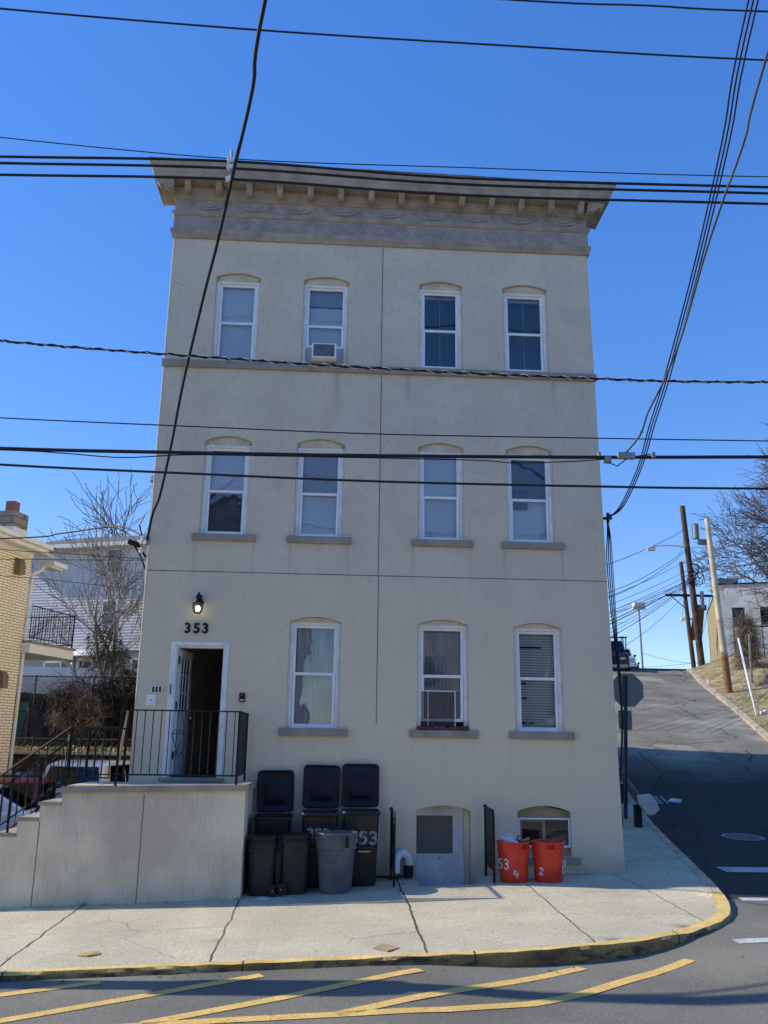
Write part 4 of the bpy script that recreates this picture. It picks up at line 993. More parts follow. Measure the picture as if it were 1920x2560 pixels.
bg_.loft([rrect(-.74,-1.0,.1,.3,.03,gz(-.74,-1)+.1),rrect(-.74,-1.0,.12,.32,.03,gz(-.74,-1)+.8)]); bg_.tube([(-.76,-1.17,.55),(-.75,-1.19,.45),(-.76,-1.18,.35)],.008,5).tube([(-.71,-1.17,.52),(-.70,-1.19,.42),(-.71,-1.18,.33)],.008,5)
build('bin_frame',bg_,BINB,loc=(-.74,-1,-.2),label='narrow black frame with cord wedged between the two slim bins',cat='bin frame')
def can(x,y,r0,r1,h,mt,name,label,group,band=.28,txt=None,brand=None):
    zg=gz(x,y); B=empty(name,(x,y,zg),label,'trash can',group)
    b=MB(); zb=h*(1-band)
    b.lathe((x,y,zg),[(r0*.94,0),(r0,.02),(r0+(r1-r0)*.75,zb),(r1*1.0,zb+.006),(r1*1.015,h*.95),(r1*1.05,h*.955),(r1*1.07,h*.975),(r1*1.05,h),(r1*.97,h),(r1*.94,h*.96),(r0*.92,.05),(0,.05)],36,cap=False)
    b.add([(x+r0*.94*cos(t*2*pi/36),y+r0*.94*sin(t*2*pi/36),zg) for t in range(36)],[tuple(range(36))])
    build('body',b,mt,B,smooth=True)
    return B,zg
g,zg=can(.10,-1.08,.235,.30,.83,GCAN,'grey_trash_can','round grey can without lid standing in front of the big bins',None,.28)
def on_cyl(cx,cy,rf): 
    return lambda x,z: cy-sqrt(max(1e-4,rf(z)**2-(x-cx)**2))
a=radians(-62)
hb=MB()
def cylbox(mb,cx,cy,r,a0,a1,z0,z1,dr=.03,n=5):
    P=[]; 
    for k in range(n+1):
        t=a0+(a1-a0)*k/n; P.append((cos(t),sin(t)))
    vs=[(cx+c*rr,cy+s*rr,z) for z in (z0,z1) for rr in (r-.01,r+dr) for c,s in P]; m_=n+1
    fs=[]
    for k in range(n):
        fs+= [(m_+k,m_+k+1,3*m_+k+1,3*m_+k),(k+2*m_,k+1+2*m_,k+1+3*m_,k+3*m_),(k,k+m_,k+m_+1,k+1)]
    fs+=[(0,2*m_,3*m_,m_),(n,m_+n,3*m_+n,2*m_+n)]
    mb.add(vs,fs)
z0=zg+.60
cylbox(hb,.10,-1.08,.302,a-.16,a-.12,z0,z0+.2); cylbox(hb,.10,-1.08,.302,a+.13,a+.17,z0,z0+.2); cylbox(hb,.10,-1.08,.302,a-.16,a+.17,z0,z0+.03)
build('handle',hb,GCAN,g); hb=MB(); cylbox(hb,.10,-1.08,.302,a-.12,a+.13,z0+.03,z0+.19,.004); build('handle_recess',hb,BINB,g)
t=MB(); cylbox(t,.10,-1.08,.247,radians(-98),radians(-80),zg+.24,zg+.262,.0115,4); build('brand_strip',t,mat('faded_red_print',(.20,.12,.13),.6),g)
R1,z1=can(2.83,-.70,.215,.245,.575,RCAN,'red_trash_can','left red can painted 353 and 4 with bottles piled on top','red cans by the basement window',.26)
R2,z2=can(3.37,-.70,.215,.245,.575,RCAN,'red_trash_can','right red can, empty and open, painted 2 and 7','red cans by the basement window',.26)
for B,cx,zg,aa in ((R1,2.83,z1,-62),(R2,3.37,z2,-93)):
    a=radians(aa); hb=MB(); zz=zg+.45
    cylbox(hb,cx,-.70,.246,a-.28,a-.22,zz,zz+.10,.02); cylbox(hb,cx,-.70,.246,a+.22,a+.28,zz,zz+.10,.02); cylbox(hb,cx,-.70,.246,a-.28,a+.28,zz,zz+.025,.02); build('handle',hb,RCAN,B)
    hb=MB(); cylbox(hb,cx,-.70,.246,a-.22,a+.22,zz+.03,zz+.10,.004); build('handle_recess',hb,TAIL,B)
rf=lambda zg:(lambda z:.222+.03*((z-zg)/.575))
d1=MB(); daub(d1,'5',2.598,z1+.19,.14,.045,on_cyl(2.83,-.70,rf(z1)),.009); daub(d1,'3',2.655,z1+.19,.14,.075,on_cyl(2.83,-.70,rf(z1)),.011); daub(d1,'4',2.79,z1+.075,.105,.10,on_cyl(2.83,-.70,rf(z1)),.011); build('number_paint',d1,PAINTW,R1,fix=False)
d2=MB(); daub(d2,'2',3.195,z2+.11,.095,.07,on_cyl(3.37,-.70,rf(z2)),.011); daub(d2,'72',3.535,z2+.13,.17,.06,on_cyl(3.37,-.70,lambda z:.24),.009); build('number_paint',d2,PAINTW,R2,fix=False)
# rubbish in the left can
J=empty('plastic_jug',(2.78,-.72,z1+.55),'crumpled white plastic jug sticking out of the left red can','jug')
jm=MB(); jx,jy,jz=2.76,-.74,z1+.57; Mj=Matrix.Translation((jx,jy,jz))@Matrix.Rotation(radians(-62),4,'Y')
jr=[]
for z,w_,d_ in ((-.14,.10,.09),(-.12,.13,.12),(.0,.135,.125),(.05,.12,.11),(.10,.06,.06),(.12,.045,.045),(.15,.045,.045)):
    jr.append([tuple(Mj@Vector(p)) for p in rrect(0,0,w_,d_,min(w_,d_)*.4,z)])
jm.loft(jr); build('bottle_body',jm,PAPER,J,smooth=True)
build('grip',MB().tube([tuple(Mj@Vector(p)) for p in ((.05,0,.10),(.095,0,.06),(.09,0,-.02),(.06,0,-.05))],.013,6),PAPER,J,smooth=True)
build('clear_bottle',MB().tube([(2.93,-.68,z1+.5),(2.92,-.70,z1+.62),(2.915,-.705,z1+.66)],[.035,.035,.014],10),CARGC,loc=(2.92,-.7,z1+.5),smooth=True,label='clear plastic bottle upright in the left red can',cat='bottle')
build('paper_cup',MB().tube([(2.95,-.66,z1+.55),(3.08,-.72,z1+.62)],[.022,.022],8),CARDB,loc=(3,-.7,z1+.5),label='thin tan tube leaning out of the left red can',cat='tube')
# drain pipe elbow
V=empty('vent_pipe',(1.13,-.10,-.15),'white plastic pipe bend with black coupling by the basement door','pipe')
pts=[(1.05,-.22,.0),(1.055,-.22,.08)]+[(1.16-.105*cos(t*pi/8),-.22+.12*t/8,.10+.12*sin(t*pi/8)) for t in range(9)]+[(1.265,-.10,.04)]
build('bend',MB().tube(pts,.062,14),PVC,V,smooth=True); build('socket',MB().tube([(1.05,-.22,-.06),(1.05,-.22,.04)],.07,14),PVC,V,smooth=True)
build('coupling',MB().lathe((1.265,-.10,-.14),[(.07,0),(.078,.02),(.07,.04),(.078,.06),(.078,.12),(.07,.13),(.078,.14),(.078,.17),(.06,.175)],14).tube([(.7,-.12,-.13),(1.0,-.14,-.14),(1.25,-.1,-.12)],.02,6),RUB,V,smooth=True)
# small litter
def flat(name,pts,m,label,cat,h=.012):
    cx=sum(p[0] for p in pts)/len(pts); cy=sum(p[1] for p in pts)/len(pts); zf=walk_z if cx<curb_left_x(cy) and cy>-4.7 else road_z
    mb=MB(); n=len(pts); mb.add([(x,y,zf(x,y)+.006) for x,y in pts]+[(x,y,zf(x,y)+h+.012*(i%2)) for i,(x,y) in enumerate(pts)],[tuple(range(n)),tuple(range(n,2*n))]+[(i,(i+1)%n,(i+1)%n+n,i+n) for i in range(n)])
    return build(name,mb,m,loc=(cx,cy,zf(cx,cy)),label=label,cat=cat)
flat('paper_sheet',[(-1.04,-1.52),(-.86,-1.60),(-.78,-1.48),(-.98,-1.42)],PAPER,'crumpled white paper on the pavement in front of the slim bins','paper')
flat('cardboard_piece',[(.50,-4.50),(.66,-4.68),(.80,-4.52),(.62,-4.36)],CARDB,'flat tan cardboard scrap on the pavement by the yellow kerb','cardboard',.006)
flat('dry_leaf',[(-2.74,-4.26),(-2.60,-4.34),(-2.48,-4.26),(-2.52,-4.16),(-2.66,-4.13)],mat('orange_leaf',(.50,.33,.10),.8),'orange brown leaf on the pavement near the left end of the kerb','leaf',.008)
flat('paper_sheet',[(8.5,7.9),(8.78,7.75),(8.95,8.15),(8.72,8.25)],PAPER,'white paper lying on the shaded hill road by the drain','paper',.03)
rnd=random.Random(3); sp=MB()
for i in range(150):
    y=rnd.uniform(-1.,6.5); x=curb_left_x(y)+.08+abs(rnd.gauss(0,.35)); s_=rnd.uniform(.006,.022); z=road_z(x,y)+.008; a=rnd.uniform(0,6)
    sp.add([(x+s_*cos(a+k*2.1),y+s_*sin(a+k*2.1),z+rnd.uniform(0,.012)) for k in range(3)],[(0,1,2)])
for i in range(120):
    x=rnd.uniform(-3.5,5); y=rnd.uniform(-4.5,-1.5) if rnd.random()<.4 else rnd.uniform(-5.5,-5.0); s_=rnd.uniform(.005,.014); z=(walk_z if y>-4.7 else road_z)(x,y)+.006; a=rnd.uniform(0,6)
    sp.add([(x+s_*cos(a+k*2.1),y+s_*sin(a+k*2.1),z+rnd.uniform(0,.008)) for k in range(3)],[(0,1,2)])
build('litter_specks',sp,CARDB,kind='stuff',fix=False)

# ------------------------------------------------------------------ stop sign, guard rail
S=empty('stop_sign',(6.46,5.0,.32),'back of an octagonal stop sign on a steel post beside the guard rail','stop sign')
pm=MB().box(-.035,-.02,4.96,5.03,.2,3.46).box(.02,.035,4.96,5.03,.2,3.46).box(-.02,.02,4.99,5.02,.2,3.46); pm.v=[(6.45+.055*(z-.3)+x,y,z) for x,y,z in pm.v]; build('post',pm,POSTM,S)
oc=[(6.66+.40*cos(radians(22.5+45*k)),3.14+.40*sin(radians(22.5+45*k))) for k in range(8)]
PB=empty
po=MB().prism([(x,z) for x,z in oc],5.035,5.04); build('octagon_plate',po,SIGNB,S)
build('lower_plate',MB().prism([(6.45,2.27),(6.70,2.25),(6.73,2.28),(6.73,2.66),(6.70,2.69),(6.45,2.69),(6.42,2.66),(6.42,2.30)],5.035,5.04),SIGNB,S)
build('bolt',MB().lathe((6.62,4.97,3.35),[(.0,0),(.012,.005),(.0,.01)],6).lathe((6.59,4.97,2.9),[(.0,0),(.012,.005),(.0,.01)],6),CHROME,S)
Gd=empty('guard_rail',(6.4,5.5,.3),'low steel guard rail end with black post at the hill road kerb','guard rail')
rr=MB(); rings=[]
for y in (3.9,5,8,12,16):
    x=6.42+.235*(y-3.9); z=walk_z(x,y)+.42
    rings.append([(x,y,z),(x+.05,y,z+.04),(x+.01,y,z+.10),(x+.06,y,z+.16),(x,y,z+.22),(x-.02,y,z+.22),(x-.02,y,z)])
rr.loft(rings); build('beam',rr,CABLEG,Gd)
for y in (3.95,7.,10.,13.): 
    x=6.36+.235*(y-3.9); z=walk_z(x,y); build('post',MB().box(x-.06,x+.08,y-.05,y+.07,z-.05,z+.45),BLACK,Gd)
pb=MB(); zb=walk_z(6.42,3.8)
pb.loft([[(6.30,3.72,zb+.66),(6.55,3.62,zb+.70),(6.60,3.82,zb+.68),(6.36,3.9,zb+.64)],[(6.34,3.68,zb+.50),(6.66,3.58,zb+.52),(6.70,3.84,zb+.50),(6.38,3.92,zb+.48)],[(6.45,3.68,zb+.30),(6.74,3.6,zb+.40),(6.70,3.8,zb+.36),(6.48,3.86,zb+.32)],[(6.50,3.7,zb+.26),(6.62,3.64,zb+.27),(6.6,3.78,zb+.27),(6.52,3.8,zb+.26)]])
build('plastic_bag',pb,PAPER,loc=(6.5,3.8,zb+.5),bevel=.03,label='pale plastic sheet draped over the end of the guard rail',cat='plastic sheet')

# weeds and grit along the joints
rnd=random.Random(8); wd=MB()
def tuft(x,y,z,n,h):
    for i in range(n):
        a=rnd.uniform(0,6.28); q=rnd.uniform(.3,1.)*h; ox=rnd.gauss(0,.02); oy=rnd.gauss(0,.02)
        wd.add([(x+ox-.005,y+oy,z),(x+ox+.005,y+oy,z),(x+ox+.6*q*cos(a),y+oy+.6*q*sin(a),z+q)],[(0,1,2)])
for i in range(26):
    x=rnd.uniform(-4.8,-1.3); tuft(x,-1.43,walk_z(x,-1.43),rnd.randint(2,6),.035)
tuft(-3.4,-1.46,walk_z(-3.4,-1.46),26,.09); tuft(-1.26,-1.45,walk_z(-1.26,-1.45),14,.06)
for i in range(24):
    y=rnd.uniform(-4.5,-1.6); x=rnd.choice((-3.45,-1.24,1.08)); tuft(x+rnd.gauss(0,.01),y,walk_z(x,y),rnd.randint(1,4),.025)
for i in range(30):
    x=rnd.uniform(2.4,4.7); tuft(x,-.02,walk_z(x,0),rnd.randint(1,4),.03)
build('weeds',wd,GBLADE,kind='stuff',fix=False)
lf=MB()
for i in range(70):
    r_=rnd.random()
    if r_<.35: x=rnd.uniform(-1.2,2.2); y=rnd.uniform(-1.3,-.1)
    elif r_<.6: x=rnd.uniform(-3.6,5); y=-5.0-rnd.random()*.15
    else: x=rnd.uniform(5.,5.9); y=rnd.uniform(-1.,4.); x=min(x,curb_left_x(y)-.25)
    z=(walk_z if y>-4.8 else road_z)(x,y)+.006; s_=rnd.uniform(.012,.03); a=rnd.uniform(0,6.28)
    lf.add([(x+s_*cos(a),y+s_*sin(a),z),(x+s_*.6*cos(a+1.6),y+s_*.6*sin(a+1.6),z+.01),(x-s_*cos(a),y-s_*sin(a),z+.004),(x+s_*.6*cos(a-1.6),y+s_*.6*sin(a-1.6),z+.012)],[(0,1,2,3)])
build('fallen_leaves',lf,DRYV,kind='stuff',fix=False)

# ------------------------------------------------------------------ neighbours on the left
Cx,Cy=-8.65,10.0
U=Vector((.243,.97,0)).normalized(); Nn=Vector((.97,-.243,0)).normalized()
def hp(s,t,z): v=Vector((Cx,Cy,0))+U*s+Nn*t; return (v.x,v.y,z)
BH=empty('brick_house',hp(-4.5,-4,0),'yellow brick house with white eaves at the left edge','house')
def hbox(mb,s0,s1,t0,t1,z0,z1):
    vs=[hp(s,t,z) for z in (z0,z1) for t in (t0,t1) for s in (s0,s1)]
    return mb.add(vs,[(0,2,3,1),(4,5,7,6),(0,1,5,4),(2,6,7,3),(0,4,6,2),(1,3,7,5)])
w_=MB(); hbox(w_,-9,0,-8,0,-.6,6.98); build('wall',w_,YBRICK,BH)
ro=MB(); ro.add([hp(.7,.40,7.2),hp(-9.7,.40,7.2),hp(-9.7,-8.4,7.2),hp(.7,-8.4,7.2),hp(-3.6,-4,8.3),hp(-5.4,-4,8.3)],[(0,1,5,4),(1,2,5),(2,3,4,5),(3,0,4)]); build('roof',ro,ROOFG,BH)
ra=MB(); hbox(ra,-9.6,.25,.30,.36,6.96,7.18); hbox(ra,-9.6,.6,.0,.32,6.94,6.97); build('fascia_board',ra,WHITEP,BH)
gt=MB(); hbox(gt,-9.6,.30,.36,.47,7.07,7.19); hbox(gt,.45,1.05,.0,.36,6.62,6.80); hbox(gt,.45,1.15,.36,.44,6.68,6.80); hbox(gt,-9,0,.0,.05,6.80,6.97); build('gutter',gt,CREAMP,BH)
dp=MB().tube([hp(.5,.12,6.66),hp(.35,.1,6.5),hp(.06,.05,6.35),hp(.05,.045,6.0),hp(.05,.045,-.4)],.045,8); build('downspout',dp,CREAMP,BH)
def hood(name,s,z):
    m=MB(); vs=[]
    pr=[(0,z),(0,z+.44),(.08,z+.44),(.15,z+.40),(.2,z+.30),(.21,z+.0)]
    m.add([hp(s,t,q) for t,q in pr]+[hp(s+.24,t,q) for t,q in pr],[tuple(range(6)),tuple(reversed(range(6,12)))]+[(k,k+6,(k+1)%6+6,(k+1)%6) for k in range(6)])
    return build(name,m,mat('bronze_vent_paint',(.22,.15,.09),.5),BH,bevel=.01)
hood('vent_hood',-.78,6.22); hood('vent_hood',-.95,3.15)
ch=MB(); hbox(ch,-1.0,-.35,-.62,-.02,6.6,7.95); CHM=build('chimney',ch,CBLOCK,BH)
f1=MB(); hbox(f1,-.82,-.55,-.46,-.20,7.95,8.28); build('flue',f1,REDFL,CHM)
f1=MB(); hbox(f1,-1.02,-.33,-.64,.0,7.15,7.5); build('flashing',f1,WHITEP,CHM)
# rear balcony
bb=MB(); hbox(bb,0,2.3,-3.0,.25,4.15,4.42); BL=build('balcony_slab',bb,CREAMP,BH)
b2=MB(); hbox(b2,0,2.34,-3.0,.29,4.42,4.48); build('balcony_deck',b2,CBLOCK,BH)
br=MB()
for a,b in ((hp(0,.2,5.45),hp(2.25,.2,5.45)),(hp(2.25,.2,5.45),hp(2.25,-3,5.45)),(hp(0,.2,4.58),hp(2.25,.2,4.58)),(hp(2.25,.2,4.58),hp(2.25,-3,4.58))): br.tube([a,b],.017,5)
for i in range(19): br.tube([hp(i*.125,.2,4.58),hp(i*.125,.2,5.45)],.009,4)
for i in range(24): br.tube([hp(2.25,.2-i*.13,4.58),hp(2.25,.2-i*.13,5.45)],.009,4)
br.tube([hp(2.25,.2,4.45),hp(2.25,.2,5.5)],.025,5); build('balcony_railing',br,BLACK,BH)

# grey sided house up the hill behind
Sx,Sy=-4.6,23.0; SU=Vector((-.947,.32,0)).normalized(); SN=Vector((-.32,-.947,0)).normalized()
def sp_(s,t,z): v=Vector((Sx,Sy,0))+SU*s+SN*t; return (v.x,v.y,z)
SH=empty('sided_house',sp_(5,-4,3.5),'two storey grey clapboard house up the slope behind the bare tree','house')
L_=11.6
sd=MB(); z=5.62
while z<10.45:
    sd.add([sp_(0,.03,z),sp_(L_,.03,z),sp_(L_,.006,z+.13),sp_(0,.006,z+.13)],[(0,1,2,3)]); sd.add([sp_(0,.03,z),sp_(L_,.03,z),sp_(L_,.0,z),sp_(0,.0,z)],[(0,1,2,3)]); z+=.13
build('clapboard_wall',sd,SIDING,SH,fix=False)
def sbox(mb,s0,s1,t0,t1,z0,z1):
    vs=[sp_(s,t,z) for z in (z0,z1) for t in (t0,t1) for s in (s0,s1)]
    return mb.add(vs,[(0,2,3,1),(4,5,7,6),(0,1,5,4),(2,6,7,3),(0,4,6,2),(1,3,7,5)])
m=MB(); sbox(m,.03,L_-.03,-9,-.004,3.0,10.4); build('wall_core',m,SIDING,SH)
m=MB(); sbox(m,0,L_,-.02,-.0,3.0,5.62); build('ground_floor_wall',m,GSTUC,SH)
m=MB(); m.add([sp_(-.3,.42,10.38),sp_(L_+.0,.42,10.38),sp_(L_,-4.5,11.95),sp_(-.3,-4.5,11.95)],[(0,1,2,3)]).add([sp_(-.3,-9.4,10.35),sp_(L_,-9.4,10.35),sp_(L_,-4.5,11.95),sp_(-.3,-4.5,11.95)],[(0,1,2,3)]); build('roof',m,ROOFG,SH,fix=False)
m=MB(); sbox(m,-.3,L_,.42,.52,10.26,10.38); sbox(m,-.3,L_,.0,.42,10.25,10.27); build('gutter',m,CREAMP,SH)
def swin(s0,s1,z0,z1,mg=GLASS,lab=None):
    f=MB(); 
    for a,b,c,d in ((s0,s0+.05,z0,z1),(s1-.05,s1,z0,z1),(s0,s1,z0,z0+.05),(s0,s1,z1-.05,z1),(s0,s1,(z0+z1)/2-.02,(z0+z1)/2+.02)): sbox(f,a,b,.0,.05,c,d)
    F_=build('window',f,VINYL,SH); p=MB(); sbox(p,s0+.04,s1-.04,.01,.028,z0+.04,z1-.04); build('pane',p,BLINDK,F_); q=MB().quad(sp_(s0+.04,.032,z0+.04),sp_(s1-.04,.032,z0+.04),sp_(s1-.04,.032,z1-.04),sp_(s0+.04,.032,z1-.04)); build('glass',q,DGLASS,F_,fix=False)
# position helper values measured along the wall
swin(5.35,6.15,9.1,10.2); swin(5.45,6.2,6.75,7.85); swin(8.0,8.9,4.2,5.15)
swin(3.6,4.5,4.3,5.25)
d_=MB(); sbox(d_,6.5,7.15,.0,.04,3.2,5.25); sbox(d_,6.4,7.25,.0,.03,3.2,5.35); DD=build('door',d_,WHITEP,SH); e_=MB(); sbox(e_,6.58,7.07,.04,.05,4.1,5.15); build('pane',e_,BLINDK,DD)
aw=MB(); aw.loft([[sp_(5.9,t,z) for t,z in ((0,5.62),(.35,5.6),(.75,5.42),(.78,5.34),(.0,5.36))],[sp_(8.1,t,z) for t,z in ((0,5.62),(.35,5.6),(.75,5.42),(.78,5.34),(.0,5.36))]]); build('awning',aw,WHITEP,SH)
# retaining walls, terraces, fences
def thing_wall(name,mb,m,label,cat,**k): return build(name,mb,m,label=label,cat=cat,**k)
rw=MB()
def stone_wall(x0,x1,y,z0,z1,seed):
    mb=MB(); nx=int((x1-x0)/.35); nz=max(2,int((z1-z0)/.28)); vs=[]
    for j in range(nz+1):
        for i in range(nx+1):
            x=x0+(x1-x0)*i/nx; z=z0+(z1-z0)*j/nz
            vs.append((x+.06*noise.noise(Vector((i*1.7,j*2.3,seed))),y+.16*noise.noise(Vector((x*1.8,z*1.8,seed))),z+(.05*noise.noise(Vector((i*.9,j,seed+4))) if 0<j<nz else .1*noise.noise(Vector((i*.5,1,seed))))))
    mb.add(vs,[(j*(nx+1)+i,j*(nx+1)+i+1,(j+1)*(nx+1)+i+1,(j+1)*(nx+1)+i) for j in range(nz) for i in range(nx)])
    mb.add([(x0,y,z1),(x1,y,z1),(x1,y+3,z1+.05),(x0,y+3,z1+.05)],[(0,1,2,3)]); return mb
build('retaining_wall',stone_wall(-14,1.,14.0,-.6,1.38,1),RETW,smooth='all',fix=False,label='low dark stone retaining wall behind the parked cars',cat='retaining wall')
build('retaining_wall',stone_wall(-14,2.,17.0,1.1,3.35,2),RETW,smooth='all',fix=False,label='tall dark retaining wall draped with dry vines on the upper terrace',cat='retaining wall')
build('wall_coping',MB().box(-13,-6.2,13.75,14.1,1.38,1.47),CONC,loc=(-9,14,1.4),label='pale concrete ledge on top of the low retaining wall',cat='ledge')
VF=empty('vinyl_fence',(-10.5,20,3.8),'white vinyl privacy fence in front of the grey clapboard house','fence')
vb=MB(); 
for i in range(4): vb.box(-14.2+i*2.05,-14.2+i*2.05+1.92,20.0,20.03,3.72,4.42)
build('panel',vb,VINYL,VF)
vr=MB().box(-14.2,-6,19.99,20.05,4.40,4.5).box(-14.2,-6,19.99,20.05,4.08,4.12); build('rail',vr,VINYL,VF)
for i in range(5): x=-14.2+i*2.05-.1; build('post',MB().box(x,x+.12,19.97,20.09,3.6,4.62).lathe((x+.06,20.03,4.62),[(.08,0),(.08,.03),(.0,.09)],4),VINYL,VF)
def chain_link(x0,x1,y,z0,z1,label):
    CF=empty('chain_link_fence',((x0+x1)/2,y,z0),label,'fence'); m=MB(); s=.17; x=x0-(z1-z0)
    def clip(a,b):
        (ax,az),(bx,bz)=a,b
        t0,t1=0,1
        dx=bx-ax
        if dx>0: t0=max(t0,(x0-ax)/dx); t1=min(t1,(x1-ax)/dx)
        else: t0=max(t0,(x1-ax)/dx); t1=min(t1,(x0-ax)/dx)
        if t0<t1: return ((ax+dx*t0,az+(bz-az)*t0),(ax+dx*t1,az+(bz-az)*t1))
    while x<x1+(z1-z0):
        for a,b in (((x,z0),(x+(z1-z0),z1)),((x+(z1-z0),z0),(x,z1))):
            c=clip(a,b)
            if c: m.tube([(c[0][0],y,c[0][1]),(c[1][0],y,c[1][1])],.004,3,False)
        x+=s
    build('wire_mesh',m,WIREF,CF); p=MB().tube([(x0,y,z1),(x1,y,z1)],.025,6); build('top_rail',p,WIREF,CF)
    x=x0
    while x<=x1+.01: build('post',MB().tube([(x,y,z0-.4),(x,y,z1+.05)],.03,6),WIREF,CF); x+=(x1-x0)/3
build('concrete_panel',MB().box(-12.6,-8.6,17.25,17.4,3.1,3.98),WSTUC,loc=(-10.6,17.3,3.1),label='pale concrete panel behind the chain link fence on the upper terrace',cat='wall panel')
chain_link(-12.4,-6.4,16.9,3.2,3.95,'rusty chain link fence on top of the tall retaining wall')
chain_link(-11.5,-5.,13.9,1.4,1.85,'low chain link fence above the parked cars')
IF=empty('iron_fence',(-10.5,15.2,1.4),'dark green iron fence with the orange pot in front','fence')
m=MB()
for i in range(16): m.tube([(-12+i*.13,15.2,1.35),(-12+i*.13,15.2,2.75)],.012,4)
m.tube([(-12,15.2,2.7),(-10,15.2,2.7)],.016,4).tube([(-12,15.2,1.5),(-10,15.2,1.5)],.016,4); build('bars',m,BLACK,IF); build('post',MB().tube([(-10,15.2,1.3),(-10,15.2,2.85)],.03,6),WIREF,IF)
build('green_tarp',MB().add([(-12,15.6,1.5),(-10.4,15.6,1.5),(-10.2,15.9,3.0),(-12,15.9,3.2)],[(0,1,2,3)]),GREENT,loc=(-11,15.7,2),fix=False,label='dull green tarp hung behind the iron fence',cat='tarp')
OP=MB().lathe((-10.85,14.7,1.42),[(.10,0),(.16,.26),(.18,.27),(.18,.33),(.14,.33)],12); build('orange_pot',OP,ORANGE,loc=(-10.85,14.7,1.42),smooth=True,label='orange plant pot on the ledge beside the brick house',cat='plant pot')
build('fence_pole',MB().tube([(-8.25,13.6,-.4),(-8.1,13.6,2.0)],.05,6),BARKL,loc=(-8.2,13.6,0),label='weathered leaning timber post left of the white SUV roof',cat='post')
build('fence_pole',MB().tube([(-6.55,12.9,-.4),(-6.25,12.9,2.75)],[.07,.035],6),BARKL,loc=(-6.4,12.9,0),label='pointed pale timber post rising behind the white SUV',cat='post')

# ------------------------------------------------------------------ vegetation
def rv(rng,s=1.): return Vector((rng.gauss(0,1),rng.gauss(0,1),rng.gauss(0,1)))*s
def grow(mb,tw,p,d,ln,r,dep,rng,o):
    n=4; pts=[p];R=[r]; dd=d.copy()
    for i in range(n):
        dd=(dd+rv(rng,o['wig'])+Vector((0,0,o['up']))*(1 if dep>0 else .5)+o.get('lean',Vector((0,0,0)))).normalized(); p=p+dd*ln/n; pts.append(p); R.append(max(o['rmin'],r*(1-.42*(i+1)/n)))
    (mb if r>o['tw'] else tw).tube(pts,R,6 if r>.05 else 3,False)
    if dep<=0: return
    k=o['kids']; 
    for i in range(k):
        t=.35+.65*(i+rng.random()*.6)/k; idx=min(n,max(1,int(t*n+.5))); q=pts[idx]
        ax=dd.orthogonal().normalized(); ax.rotate(Matrix.Rotation(rng.uniform(0,2*pi),3,dd)); nd_=dd.copy(); nd_.rotate(Matrix.Rotation(radians(rng.uniform(*o['ang'])),3,ax))
        grow(mb,tw,q,nd_,ln*rng.uniform(*o['lr']),max(o['rmin'],R[idx]*rng.uniform(.55,.75)),dep-1,rng,o)
    grow(mb,tw,pts[-1],dd,ln*.75,R[-1]*.9,dep-1,rng,o)
def tree(name,base,ht,r,dep,label,seed,m=BARK,kids=3,ang=(22,48),lr=(.6,.85),wig=.13,up=.10,rmin=.008,stems=1,lean=None,group=None,tilt=None,ln0=None):
    T=empty(name,base,label,'tree',group); rng=random.Random(seed); a=MB(); b=MB()
    o=dict(wig=wig,up=up,rmin=rmin,kids=kids,ang=ang,lr=lr,tw=r*.16)
    if lean: o['lean']=Vector(lean)
    for s in range(stems):
        d=Vector((0,0,1))+(Vector((rng.uniform(-.3,.3),rng.uniform(-.2,.2),0)) if stems>1 else Vector((0,0,0)))
        if tilt: d=Vector(tilt)
        grow(a,b,Vector(base)+Vector((.12*s*(-1)**s,0,0)),d.normalized(),ln0 or ht*.36,r,dep,rng,o)
    build('trunk',a,m,T,smooth='all',fix=False); build('crown',b,m,T,smooth='all',fix=False); return T
tree('bare_tree',(-8.05,18.2,2.9),6.4,.11,5,'bare multi branched tree in front of the grey clapboard house',14,BARKL,2,(24,46),(.62,.84),.10,.07,.012,2)
tree('bare_tree',(-8.9,17.6,2.9),4.6,.06,3,'slim bare sapling just left of the multi branched tree',5,BARKL,2,(18,40),(.6,.85),.12,.1,.008)
tree('bare_tree',(-11.3,16.2,2.0),7.2,.06,3,'thin bare branches spreading beside the brick house eave',21,BARK,3,(18,38),(.6,.85),.13,.06,.009,2,lean=(.03,0,0))
tree('bare_tree',(-11.6,34,7.0),9.2,.17,4,'bare spreading tree rising above the grey house roof',31,BARK,2,(22,48),(.66,.9),.13,.04,.018,2)
tree('bare_tree',(-4.5,33,7.0),9.5,.18,5,'bare tree partly hidden behind the beige building, left side',37,BARK,3,(20,45),(.62,.86),.13,.05,.016,1)
tree('bare_tree',(-19.,33,7.0),6.8,.14,4,'small bare treetop beyond the brick chimney',41,BARK,3,(20,45),(.62,.86),.13,.05,.014,2)
tree('bare_tree',(-10.0,12.2,-.4),6.0,.03,3,'spindly leafless shoot in front of the vinyl fence',43,BARK,2,(12,30),(.5,.8),.06,.1,.008)
